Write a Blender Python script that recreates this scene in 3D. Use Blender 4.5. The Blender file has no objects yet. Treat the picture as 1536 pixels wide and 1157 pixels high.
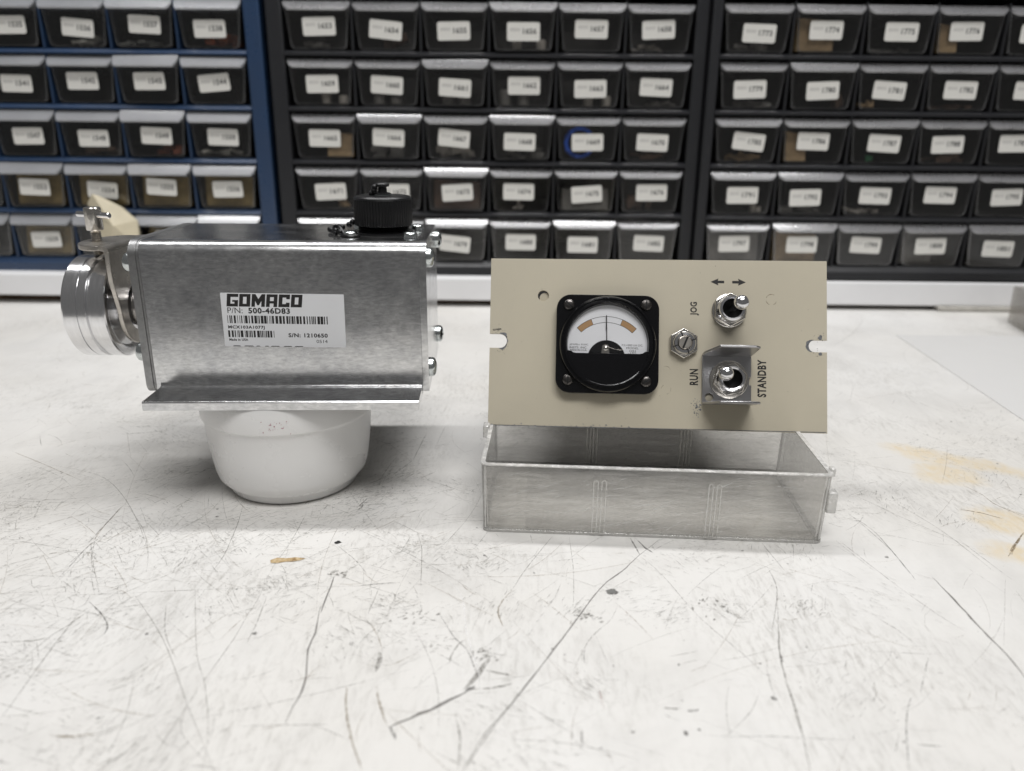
import bpy, math, random
from mathutils import Vector, Matrix, Quaternion
from mathutils.geometry import tessellate_polygon
R = math.radians
rnd = random.Random(7)
sc = bpy.context.scene
col = sc.collection

# ------------------------------------------------------------------ camera, world, lamps, exposure
cam_d = bpy.data.cameras.new('camera')
cam = bpy.data.objects.new('camera', cam_d); col.objects.link(cam)
cam_d.sensor_width = 36.0
cam_d.lens = 36.0 * 1140 / 1536
cam_d.clip_start = 0.01; cam_d.clip_end = 50
pitch, roll = R(18.3), R(0.56)
fw = Vector((0, math.cos(pitch), -math.sin(pitch))); u0 = Vector((0, math.sin(pitch), math.cos(pitch))); r0 = Vector((1, 0, 0))
rt = r0 * math.cos(roll) + u0 * math.sin(roll); up = u0 * math.cos(roll) - r0 * math.sin(roll)
cm = Matrix((rt, up, -fw)).transposed().to_4x4(); cm.translation = (0, 0, 0.145)
cam.matrix_world = cm
cam_d.dof.use_dof = True; cam_d.dof.focus_distance = 0.306; cam_d.dof.aperture_fstop = 9.6
sc.camera = cam

w = bpy.data.worlds.new('World'); sc.world = w; w.use_nodes = True
bg = w.node_tree.nodes['Background']; bg.inputs[0].default_value = (1.0, 0.99, 0.98, 1); bg.inputs[1].default_value = 0.11

def area_lamp(name, loc, size, power, aim, color):
    d = bpy.data.lights.new(name, 'AREA'); d.shape = 'RECTANGLE'; d.size, d.size_y = size
    d.energy = power; d.color = color
    o = bpy.data.objects.new(name, d); col.objects.link(o); o.location = loc
    o.rotation_euler = (Vector(aim) - Vector(loc)).to_track_quat('-Z', 'Y').to_euler()
    return o
area_lamp('bench_lamp', (-0.05, 0.50, 0.95), (1.2, 0.07), 6.6, (-0.05, 0.45, 0), (0.995, 0.99, 0.99))
area_lamp('ceiling_lamp', (0.25, -0.60, 1.95), (1.3, 0.6), 27.0, (0.05, 0.2, 0), (1.0, 0.99, 0.98))

sc.render.engine = 'CYCLES'
sc.view_settings.view_transform = 'Standard'; sc.view_settings.look = 'None'
sc.view_settings.exposure = 0.16; sc.view_settings.gamma = 1.0; sc.view_settings.use_curve_mapping = False
sc.cycles.use_denoising = True
sc.cycles.transparent_max_bounces = 24; sc.cycles.max_bounces = 10
sc.cycles.caustics_reflective = False; sc.cycles.caustics_refractive = False
sc.cycles.sample_clamp_indirect = 6.0

# ------------------------------------------------------------------ mesh helpers (millimetres)
MM = 0.001
def frame(o=(0, 0, 0), ax=(0, 0, 1)):
    q = Vector((0, 0, 1)).rotation_difference(Vector(ax).normalized())
    return Matrix.Translation(Vector(o)) @ q.to_matrix().to_4x4()

class MB:
    def __init__(s): s.v = []; s.f = []; s.m = []
    def add(s, vs, fs, mi=0, mat=None):
        b = len(s.v)
        s.v += [tuple(mat @ Vector(p)) if mat else tuple(p) for p in vs]
        for f in fs: s.f.append([b + i for i in f]); s.m.append(mi)
        return s
    def box(s, x0, x1, y0, y1, z0, z1, mi=0, mat=None):
        return s.add([(x, y, z) for z in (z0, z1) for y in (y0, y1) for x in (x0, x1)],
                     [(0, 2, 3, 1), (4, 5, 7, 6), (0, 1, 5, 4), (2, 6, 7, 3), (0, 4, 6, 2), (1, 3, 7, 5)], mi, mat)
    def prism(s, loops, z0, z1, mi=0, mat=None):
        """loops: outer polygon and holes in the XY plane, extruded from z0 to z1"""
        flat = [p for l in loops for p in l]; n = len(flat)
        tris = tessellate_polygon([[Vector((p[0], p[1], 0)) for p in l] for l in loops])
        ft, fb = [], []
        for a, b, c in tris:
            A, B, C = flat[a], flat[b], flat[c]
            if (B[0]-A[0])*(C[1]-A[1]) - (B[1]-A[1])*(C[0]-A[0]) < 0: a, c = c, a
            ft.append((a + n, b + n, c + n)); fb.append((c, b, a))
        fs = ft + fb; k = 0
        for li, l in enumerate(loops):
            ar = sum(l[i][0]*l[(i+1) % len(l)][1] - l[(i+1) % len(l)][0]*l[i][1] for i in range(len(l)))
            ccw = (ar > 0) == (li == 0)
            for i in range(len(l)):
                a, b = k + i, k + (i + 1) % len(l)
                fs.append((a, b, b + n, a + n) if ccw else (b, a, a + n, b + n))
            k += len(l)
        return s.add([(p[0], p[1], z0) for p in flat] + [(p[0], p[1], z1) for p in flat], fs, mi, mat)
    def flat(s, poly, z, mi=0, mat=None):
        tris = tessellate_polygon([[Vector((p[0], p[1], 0)) for p in poly]])
        fs = []
        for a, b, c in tris:
            A, B, C = poly[a], poly[b], poly[c]
            if (B[0]-A[0])*(C[1]-A[1]) - (B[1]-A[1])*(C[0]-A[0]) < 0: a, c = c, a
            fs.append((a, b, c))
        return s.add([(p[0], p[1], z) for p in poly], fs, mi, mat)
    def lathe(s, prof, seg=48, mi=0, mat=None, wob=None):
        """prof: (radius, height) from bottom to top; ends at radius 0 are closed"""
        vs, fs, rings = [], [], []
        for r, h in prof:
            if r <= 1e-6: rings.append([len(vs)]); vs.append((0, 0, h))
            else:
                rings.append(list(range(len(vs), len(vs) + seg)))
                for i in range(seg):
                    a = 2 * math.pi * i / seg; rr = r * (wob(i, h) if wob else 1)
                    vs.append((rr * math.cos(a), rr * math.sin(a), h))
        for A, B in zip(rings, rings[1:]):
            for i in range(seg):
                j = (i + 1) % seg
                if len(A) == 1 and len(B) == 1: continue
                if len(A) == 1: fs.append((A[0], B[j], B[i]))
                elif len(B) == 1: fs.append((A[i], A[j], B[0]))
                else: fs.append((A[i], A[j], B[j], B[i]))
        return s.add(vs, fs, mi, mat)
    def tube(s, pts, rad, seg=10, mi=0, closed=False, mat=None):
        pts = [Vector(p) for p in pts]; n = len(pts); vs, fs = [], []
        t0 = (pts[1] - pts[0]).normalized(); nx = t0.orthogonal().normalized()
        for i, p in enumerate(pts):
            a = pts[(i - 1) % n] if (i or closed) else p; b = pts[(i + 1) % n] if (i < n - 1 or closed) else p
            t = (b - a).normalized(); nx = (nx - t * nx.dot(t)).normalized(); ny = t.cross(nx)
            rr = rad[i] if isinstance(rad, (list, tuple)) else rad
            for k in range(seg):
                an = 2 * math.pi * k / seg; vs.append(p + (nx * math.cos(an) + ny * math.sin(an)) * rr)
        for i in range(n if closed else n - 1):
            j = (i + 1) % n
            for k in range(seg):
                l = (k + 1) % seg; fs.append((i*seg + k, i*seg + l, j*seg + l, j*seg + k))
        if not closed: fs += [tuple(range(seg - 1, -1, -1)), tuple(range((n-1)*seg, n*seg))]
        return s.add(vs, fs, mi, mat)
    def mesh(s, name, mats, smooth=35):
        me = bpy.data.meshes.new(name)
        me.from_pydata([(x * MM, y * MM, z * MM) for x, y, z in s.v], [], s.f)
        for m in (mats if isinstance(mats, (list, tuple)) else [mats]): me.materials.append(m)
        if len(me.materials) > 1: me.polygons.foreach_set('material_index', s.m)
        if smooth:
            me.polygons.foreach_set('use_smooth', [True] * len(me.polygons)); me.set_sharp_from_angle(angle=R(smooth))
        me.update()
        return me
    def build(s, name, mats, parent=None, smooth=35, bevel=0, segs=2):
        o = bpy.data.objects.new(name, s.mesh(name, mats, smooth)); col.objects.link(o); o.parent = parent
        if bevel:
            b = o.modifiers.new('bevel', 'BEVEL'); b.width = bevel * MM; b.segments = segs; b.limit_method = 'ANGLE'; b.angle_limit = R(40)
            b.harden_normals = False
        return o

def ob(name, me, parent=None, loc=None, rot=None):
    o = bpy.data.objects.new(name, me); col.objects.link(o); o.parent = parent
    if loc: o.location = [c * MM for c in loc]
    if rot: o.rotation_euler = rot
    return o
def thing(name, label, cat, loc=(0, 0, 0), rot=(0, 0, 0), group=None, kind=None):
    o = bpy.data.objects.new(name, None); col.objects.link(o); o.empty_display_size = 0.01
    o.location = [c * MM for c in loc]; o.rotation_euler = rot
    return tag(o, label, cat, group, kind)
def tag(o, label=None, cat=None, group=None, kind=None):
    if label: o['label'] = label
    if cat: o['category'] = cat
    if group: o['group'] = group
    if kind: o['kind'] = kind
    return o
def rrect(x0, x1, y0, y1, r, n=6):
    p = []
    rs = r if isinstance(r, (list, tuple)) else [r] * 4
    for q, (cx, cy, sx, sy, a) in enumerate(((x1, y0, -1, 1, -90), (x1, y1, -1, -1, 0), (x0, y1, 1, -1, 90), (x0, y0, 1, 1, 180))):
        k = rs[q]
        if k <= 0: p.append((cx, cy)); continue
        for i in range(n + 1):
            t = R(a + 90 * i / n); p.append((cx + sx * k + k * math.cos(t), cy + sy * k + k * math.sin(t)))
    return p
def circ(cx, cy, r, n=32, a0=0, a1=360):
    full = abs(a1 - a0) >= 360
    return [(cx + r * math.cos(R(a0 + (a1 - a0) * i / n)), cy + r * math.sin(R(a0 + (a1 - a0) * i / n))) for i in range(n if full else n + 1)]
# panel-type local frames: XY drawing plane -> local X and Z, extrusion towards -Y (to the viewer)
FRONT = Matrix(((1, 0, 0, 0), (0, 0, -1, 0), (0, 1, 0, 0), (0, 0, 0, 1)))

# ------------------------------------------------------------------ lettering
def text_geometry(strings):
    objs = []
    for s_ in strings:
        cu = bpy.data.curves.new('t', 'FONT'); cu.body = s_; cu.size = 1; cu.resolution_u = 3
        o = bpy.data.objects.new('t', cu); col.objects.link(o); objs.append(o)
    bold = []
    for s_ in strings:
        cu = bpy.data.curves.new('t', 'FONT'); cu.body = s_; cu.size = 1; cu.resolution_u = 3; cu.offset = 0.036; cu.space_character = 1.1
        o = bpy.data.objects.new('t', cu); col.objects.link(o); bold.append(o)
    bpy.context.view_layer.update(); dg = bpy.context.evaluated_depsgraph_get()
    out = {}
    for b, lst in ((0, objs), (1, bold)):
        for s_, o in zip(strings, lst):
            me = bpy.data.meshes.new_from_object(o.evaluated_get(dg))
            vs = [(v.co.x, v.co.y) for v in me.vertices]; fs = [tuple(p.vertices) for p in me.polygons]
            x0 = min(v[0] for v in vs); x1 = max(v[0] for v in vs); y0 = min(v[1] for v in vs); y1 = max(v[1] for v in vs)
            out[(s_, b)] = ([((x - x0) / (x1 - x0), (y - y0) / (y1 - y0)) for x, y in vs], fs)
            bpy.data.meshes.remove(me)
    for o in objs + bold:
        cu = o.data; bpy.data.objects.remove(o); bpy.data.curves.remove(cu)
    return out
NUMS = [str(n) for base in (1533, 1653, 1773) for n in range(base, base + 30)]
WORDS = ['P/N:', '500-46D83', 'MCX103A1077J', 'S/N: 1210650', '0514', 'Made in USA', 'JOG', 'RUN', 'STANDBY',
         'JEWELL ELEC.', 'INSTS. INC.', 'MADE IN U.S.A.', 'F.S.=500 UA DC.', 'MODEL', 'HS1', '-152']
TXT = text_geometry(NUMS + WORDS)
def put_text(mb, s_, x0, x1, y0, y1, z, bold=0, mi=0, mat=None, rot90=False, shear=0.0):
    """fit string s_ in the rectangle x0..x1, y0..y1 (rot90: reads bottom to top)"""
    vs, fs = TXT[(s_, bold)]
    if rot90: pts = [(x1 - v * (x1 - x0), y0 + u * (y1 - y0), z) for u, v in vs]
    else: pts = [(x0 + u * (x1 - x0) + shear * v * (y1 - y0), y0 + v * (y1 - y0), z) for u, v in vs]
    fixed = []
    for f in fs:
        a, b, c = (pts[f[i]] for i in range(3))
        ar = sum(pts[f[i]][0]*pts[f[(i+1) % len(f)]][1] - pts[f[(i+1) % len(f)]][0]*pts[f[i]][1] for i in range(len(f)))
        fixed.append(f if ar > 0 else tuple(reversed(f)))
    mb.add(pts, fixed, mi, mat)

# ------------------------------------------------------------------ materials
def nodes_of(name):
    m = bpy.data.materials.new(name); m.use_nodes = True; nt = m.node_tree; nt.nodes.clear()
    out = nt.nodes.new('ShaderNodeOutputMaterial')
    return m, nt, out
def N(nt, t, **kw):
    n = nt.nodes.new(t)
    for k, v in kw.items():
        if hasattr(n, k): setattr(n, k, v)
        else: n.inputs[k.replace('_', ' ')].default_value = v
    return n
def noise(nt, scale, detail=4, rough=.55, stretch=None, rotz=0, dist=0, coord='Object'):
    tc = N(nt, 'ShaderNodeTexCoord'); mp = N(nt, 'ShaderNodeMapping')
    if stretch: mp.inputs['Scale'].default_value = stretch
    mp.inputs['Rotation'].default_value = rotz if isinstance(rotz, tuple) else (0, 0, rotz)
    nt.links.new(tc.outputs[coord], mp.inputs[0])
    n = N(nt, 'ShaderNodeTexNoise'); n.inputs['Scale'].default_value = scale; n.inputs['Detail'].default_value = detail
    n.inputs['Roughness'].default_value = rough; n.inputs['Distortion'].default_value = dist
    nt.links.new(mp.outputs[0], n.inputs['Vector'])
    return n.outputs['Fac']
def ramp(nt, src, stops):
    r = N(nt, 'ShaderNodeValToRGB'); e = r.color_ramp.elements
    while len(e) < len(stops): e.new(0.5)
    for el, (p, c) in zip(e, stops):
        el.position = p; el.color = (c, c, c, 1) if isinstance(c, (int, float)) else (*c, 1)
    nt.links.new(src, r.inputs[0])
    return r.outputs['Color']
def mixc(nt, fac, a, b, mode='MIX'):
    m = N(nt, 'ShaderNodeMix', data_type='RGBA', blend_type=mode)
    for sock, v in ((m.inputs[0], fac), (m.inputs[6], a), (m.inputs[7], b)):
        if hasattr(v, 'is_output'): nt.links.new(v, sock)
        elif isinstance(v, (int, float)): sock.default_value = v if sock == m.inputs[0] else (v, v, v, 1)
        else: sock.default_value = (*v, 1)
    return m.outputs[2]
def bump(nt, src, strength, dist=0.0002):
    b = N(nt, 'ShaderNodeBump'); b.inputs['Strength'].default_value = strength; b.inputs['Distance'].default_value = dist
    nt.links.new(src, b.inputs['Height']); return b.outputs[0]
def pbr(name, color, rough=.5, metal=0.0, var=0.12, vscale=180, rvar=.1, bmp=0.0, bscale=900, stretch=None, spec=.5, sss=0, coat=0, color2=None):
    m, nt, out = nodes_of(name)
    p = N(nt, 'ShaderNodeBsdfPrincipled'); nt.links.new(p.outputs[0], out.inputs[0])
    f = noise(nt, vscale, 5, .6, stretch)
    c2 = color2 or tuple(c * (1 - var) for c in color)
    nt.links.new(mixc(nt, ramp(nt, f, ((.32, 0), (.68, 1))), c2, color), p.inputs['Base Color'])
    p.inputs['Metallic'].default_value = metal
    nt.links.new(ramp(nt, f, ((.3, max(0.02, rough + rvar)), (.7, max(.02, rough - rvar)))), p.inputs['Roughness'])
    p.inputs['Specular IOR Level'].default_value = spec
    if sss:
        p.inputs['Subsurface Weight'].default_value = sss; p.inputs['Subsurface Radius'].default_value = (1, .95, .9); p.inputs['Subsurface Scale'].default_value = .004
    if coat: p.inputs['Coat Weight'].default_value = coat; p.inputs['Coat Roughness'].default_value = .08
    if bmp: nt.links.new(bump(nt, noise(nt, bscale, 3, .6, stretch), bmp), p.inputs['Normal'])
    return m
def clear(name, tint, milky, milk_col=(.75, .75, .74), gloss=.06, rough=.12, scratch=0.0, sscale=300, stretch=(1, 1, 1), rot=0, trl=.5):
    """thin clear plastic: straight-through light, a little haze, a reflecting skin"""
    m, nt, out = nodes_of(name)
    t = N(nt, 'ShaderNodeBsdfTransparent'); t.inputs[0].default_value = (*tint, 1)
    d = N(nt, 'ShaderNodeBsdfDiffuse'); d.inputs[0].default_value = (*milk_col, 1)
    tl = N(nt, 'ShaderNodeBsdfTranslucent'); tl.inputs[0].default_value = (*milk_col, 1)
    dm = N(nt, 'ShaderNodeMixShader'); dm.inputs[0].default_value = trl
    nt.links.new(d.outputs[0], dm.inputs[1]); nt.links.new(tl.outputs[0], dm.inputs[2])
    g = N(nt, 'ShaderNodeBsdfGlossy'); g.inputs['Roughness'].default_value = rough
    a = N(nt, 'ShaderNodeMixShader'); b = N(nt, 'ShaderNodeMixShader')
    nt.links.new(t.outputs[0], a.inputs[1]); nt.links.new(dm.outputs[0], a.inputs[2])
    f = noise(nt, sscale, 6, .7, stretch, rot)
    k = ramp(nt, f, ((.45, milky), (.62, min(1, milky + scratch))))
    nt.links.new(k, a.inputs[0])
    lw = N(nt, 'ShaderNodeLayerWeight'); lw.inputs[0].default_value = .25
    mr = N(nt, 'ShaderNodeMapRange'); mr.inputs['To Min'].default_value = gloss; mr.inputs['To Max'].default_value = .6
    nt.links.new(lw.outputs['Fresnel'], mr.inputs['Value']); nt.links.new(mr.outputs[0], b.inputs[0])
    nt.links.new(a.outputs[0], b.inputs[1]); nt.links.new(g.outputs[0], b.inputs[2]); nt.links.new(b.outputs[0], out.inputs[0])
    return m
def mark_mat(name, color, cover, scale=700, low=.05):
    """rubbed-in dirt of a scratch, broken up along its length"""
    m, nt, out = nodes_of(name)
    t = N(nt, 'ShaderNodeBsdfTransparent'); d = N(nt, 'ShaderNodeBsdfDiffuse'); d.inputs[0].default_value = (*color, 1)
    x = N(nt, 'ShaderNodeMixShader'); f = noise(nt, scale, 4, .7)
    nt.links.new(ramp(nt, f, ((.36, low * cover), (.58, cover))), x.inputs[0])
    nt.links.new(t.outputs[0], x.inputs[1]); nt.links.new(d.outputs[0], x.inputs[2]); nt.links.new(x.outputs[0], out.inputs[0])
    return m
def aluminium():
    m, nt, out = nodes_of('brushed_aluminium')
    p = N(nt, 'ShaderNodeBsdfPrincipled'); nt.links.new(p.outputs[0], out.inputs[0]); p.inputs['Metallic'].default_value = 1
    blot = ramp(nt, noise(nt, 70, 8, .75), ((.32, (.68, .685, .70)), (.64, (.90, .90, .895))))
    grain = ramp(nt, noise(nt, 900, 4, .7, (.35, 1, 1)), ((.34, .70), (.66, 1.0)))
    c = mixc(nt, 1.0, blot, grain, 'MULTIPLY')
    nt.links.new(c, p.inputs['Base Color'])
    nt.links.new(ramp(nt, noise(nt, 120, 5, .6), ((.3, .25), (.7, .16))), p.inputs['Roughness'])
    nt.links.new(bump(nt, noise(nt, 1500, 3, .6, (.2, 1, 1)), .05, .00008), p.inputs['Normal'])
    return m
M = {}
M['alu'] = aluminium()
M['turned'] = pbr('turned_aluminium', (.86, .86, .87), .19, 1, .10, 300, .05, .03, 900, (3, .4, .4))
M['plate'] = pbr('dull_aluminium_plate', (.38, .38, .38), .42, 1, .25, 300, .08, .25, 1800)
M['steel'] = pbr('stainless_steel', (.60, .565, .515), .33, 1, .2, 220, .08, .1, 1500)
M['zinc'] = pbr('zinc_plated_steel', (.70, .74, .74), .22, 1, .22, 500, .08)
M['nickel'] = pbr('nickel_plate', (.72, .69, .64), .20, 1, .2, 500, .08)
M['chrome'] = pbr('bright_chrome', (.80, .80, .82), .12, 1, .1, 300, .05)
M['darksteel'] = pbr('dark_screw_steel', (.15, .14, .135), .3, 1, .5, 700, .1)
M['blackplastic'] = pbr('black_cap_plastic', (.007, .007, .008), .36, 0, .3, 400, .08, .2, 2500)
M['bakelite'] = pbr('black_bakelite', (.004, .004, .005), .12, 0, .3, 300, .07, .15, 1200)
M['hole'] = pbr('painted_recess_shade', (.004, .004, .004), .8)  # near-black colour stands in for the shade inside slots and holes
M['ink'] = pbr('black_ink', (.014, .013, .013), .55)
M['greyink'] = pbr('grey_ink', (.42, .42, .41), .6)
M['ivory'] = pbr('ivory_gap_paint', (.54, .495, .39), .36, 0, .09, 22, .07, .12, 1400)
M['bare'] = pbr('bare_chipped_metal', (.30, .31, .33), .45, .6, .7, 900, .1)
M['dial'] = pbr('meter_dial_white', (.86, .87, .90), .55, 0, .03, 60)
M['orange'] = pbr('dial_ochre', (.46, .27, .12), .6, 0, .08)
M['sticker'] = pbr('white_sticker', (.78, .79, .81), .42, 0, .04, 90)
M['tub'] = pbr('white_tub_plastic', (.80, .795, .785), .28, 0, .03, 40, .04, sss=.15)
M['maroon'] = pbr('maroon_paint_fleck', (.34, .05, .12), .7)
M['paper'] = pbr('drawer_sticker_paper', (.74, .73, .69), .6, 0, .06, 70)
M['navy'] = pbr('blue_cabinet_plastic', (.016, .039, .09), .30, 0, .15, 40, .05, .1, 900, spec=.8)
M['black'] = pbr('black_cabinet_plastic', (.013, .0135, .016), .42, 0, .2, 40, .06, .1, 900)
M['inside'] = pbr('dark_cabinet_inside', (.012, .012, .013), .6)
M['front'] = clear('smoky_drawer_front', (.94, .93, .92), .003, gloss=.04, rough=.14, scratch=.012, sscale=45)
M['frontL'] = clear('clear_drawer_front', (.94, .94, .93), .004, gloss=.04, rough=.14, scratch=.012, sscale=45)
M['edgeglint'] = clear('front_edge_highlight', (.92, .92, .92), .06, (.45, .45, .46), .10, .14, .14, 40)  # milky strip paints in the edge highlights of the drawer fronts
M['lip'] = clear('drawer_lip_painted_light', (.8, .8, .8), .36, (.60, .60, .62), .16, .2, .08, 40)  # clear plastic; the light it scatters is put into the milk colour
M['lipL'] = clear('left_lip_painted_light', (.8, .8, .8), .58, (.62, .63, .66), .12, .22, .08, 40)  # clear too, whitened further to paint the brighter lips on the left
M['acrylic'] = clear('scratched_clear_plastic', (.985, .98, .968), .035, (.97, .955, .92), .06, .08, .13, 330, (.22, 1, 1.8), (0, R(-14), 0), .18)
M['rim'] = clear('edge_painted_highlight', (.9, .9, .88), .46, (.97, .96, .94), .12, .12, .4, 260, trl=.25)  # milky white paints the highlight that clear edges pick up
M['ribmat'] = clear('moulded_rib', (.97, .97, .95), .28, (.97, .96, .94), .16, .12, .1, 200, trl=.2)
M['binmat'] = clear('milky_bin_plastic', (.9, .89, .87), .22, (.55, .53, .50), .06, .2, .05, 60)
M['guard'] = pbr('grey_plated_guard', (.48, .475, .48), .30, 1, .07, 60, .03)
M['shelfwhite'] = pbr('white_shelf_paint', (.76, .76, .77), .5, 0, .08, 12, .05)
M['brown'] = pbr('brown_batten', (.11, .065, .035), .7, 0, .4, 40)
M['cream'] = pbr('cream_wax', (.58, .52, .38), .5, 0, .15, 40, sss=.1)
M['greymat'] = pbr('grey_worktop', (.665, .66, .65), .5, 0, .05, 9, .06)
for k, c in dict(blue=(.03, .16, .9), rust=(.22, .05, .015), tan=(.45, .33, .19), olive=(.33, .235, .09), chalk=(.5, .48, .44), grey=(.22, .22, .21), brass=(.40, .30, .12), umber=(.10, .06, .04), green=(.03, .18, .08)).items():
    M[k] = pbr('content_' + k, c, .5, 0, .35, 150)
M['mark_d'] = mark_mat('dark_scratch_dirt', (.12, .115, .11), .72)
M['mark_m'] = mark_mat('grey_scratch_dirt', (.25, .24, .22), .60)
M['mark_f'] = mark_mat('faint_scratch_dirt', (.36, .345, .32), .36)
M['mark_br'] = mark_mat('brown_scratch_dirt', (.28, .22, .145), .6)
M['mark_k'] = mark_mat('deep_scratch_dirt', (.22, .21, .20), .85, 500, .55)
M['mark_r'] = mark_mat('red_scratch', (.35, .06, .04), .6)
M['mark_w'] = mark_mat('white_scratch', (.85, .85, .85), .8)

def worktop_material():
    m, nt, out = nodes_of('worn_white_worktop')
    p = N(nt, 'ShaderNodeBsdfPrincipled'); nt.links.new(p.outputs[0], out.inputs[0])
    base = mixc(nt, ramp(nt, noise(nt, 5, 4), ((.35, 0), (.65, 1))), (.69, .672, .638), (.755, .748, .732))
    # rubbed grey dirt: broad clouds times fine speckle, dragged along the scratches
    cloud = ramp(nt, noise(nt, 16, 6, .6, dist=.4), ((.44, .06), (.70, .95)))
    smear = ramp(nt, noise(nt, 26, 7, .68, (1, .55, 1), R(-32), .8), ((.48, 0), (.74, .30)))
    base = mixc(nt, smear, base, (.42, .41, .395))
    fine = ramp(nt, noise(nt, 300, 9, .82, (1.8, .5, 1), R(-32), .5), ((.48, 0), (.66, 1)))
    fine2 = ramp(nt, noise(nt, 240, 9, .82, (.4, 1.7, 1), R(24), .5), ((.56, 0), (.72, 1)))
    d1 = mixc(nt, 1.0, cloud, fine, 'MULTIPLY')
    c1 = mixc(nt, d1, base, (.37, .355, .325))
    sc2 = N(nt, 'ShaderNodeMath', operation='MULTIPLY'); nt.links.new(fine2, sc2.inputs[0]); sc2.inputs[1].default_value = .24
    c2 = mixc(nt, sc2.outputs[0], c1, (.36, .335, .295))
    # yellow varnish stains with a shape of their own
    tc = N(nt, 'ShaderNodeTexCoord'); prev = None
    warp = N(nt, 'ShaderNodeTexNoise'); warp.inputs['Scale'].default_value = 45; warp.inputs['Detail'].default_value = 5
    nt.links.new(tc.outputs['Object'], warp.inputs['Vector'])
    for (x, y, rx, ry, ang) in ((.208, .333, .036, .012, -30), (.200, .315, .018, .016, 10), (.200, .268, .024, .014, -40), (.188, .246, .016, .010, -20)):
        mp = N(nt, 'ShaderNodeMapping', vector_type='TEXTURE'); mp.inputs['Location'].default_value = (x, y, 0)
        mp.inputs['Rotation'].default_value = (0, 0, R(ang)); mp.inputs['Scale'].default_value = (rx, ry, 1)
        nt.links.new(tc.outputs['Object'], mp.inputs[0])
        ln = N(nt, 'ShaderNodeVectorMath', operation='LENGTH'); nt.links.new(mp.outputs[0], ln.inputs[0])
        ad = N(nt, 'ShaderNodeMath', operation='ADD'); nt.links.new(ln.outputs['Value'], ad.inputs[0])
        wm = N(nt, 'ShaderNodeMath', operation='MULTIPLY'); nt.links.new(warp.outputs['Fac'], wm.inputs[0]); wm.inputs[1].default_value = 1.5
        nt.links.new(wm.outputs[0], ad.inputs[1])
        mr = N(nt, 'ShaderNodeMapRange'); mr.inputs['From Min'].default_value = 1.25; mr.inputs['From Max'].default_value = 1.75
        mr.inputs['To Min'].default_value = .52; mr.inputs['To Max'].default_value = 0
        nt.links.new(ad.outputs[0], mr.inputs['Value'])
        if prev is None: prev = mr.outputs[0]
        else:
            mx = N(nt, 'ShaderNodeMath', operation='MAXIMUM'); nt.links.new(prev, mx.inputs[0]); nt.links.new(mr.outputs[0], mx.inputs[1]); prev = mx.outputs[0]
    sp_ = N(nt, 'ShaderNodeMath', operation='MULTIPLY'); nt.links.new(prev, sp_.inputs[0]); nt.links.new(ramp(nt, noise(nt, 260, 6, .7, (1, .5, 1), R(25)), ((.36, .35), (.6, 1.0))), sp_.inputs[1])
    c3 = mixc(nt, sp_.outputs[0], c2, (.68, .52, .26))
    nt.links.new(c3, p.inputs['Base Color'])
    nt.links.new(ramp(nt, noise(nt, 30, 5), ((.3, .48), (.7, .33))), p.inputs['Roughness'])
    nt.links.new(bump(nt, fine, .05, .0001), p.inputs['Normal'])
    return m
M['worktop'] = worktop_material()

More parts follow.
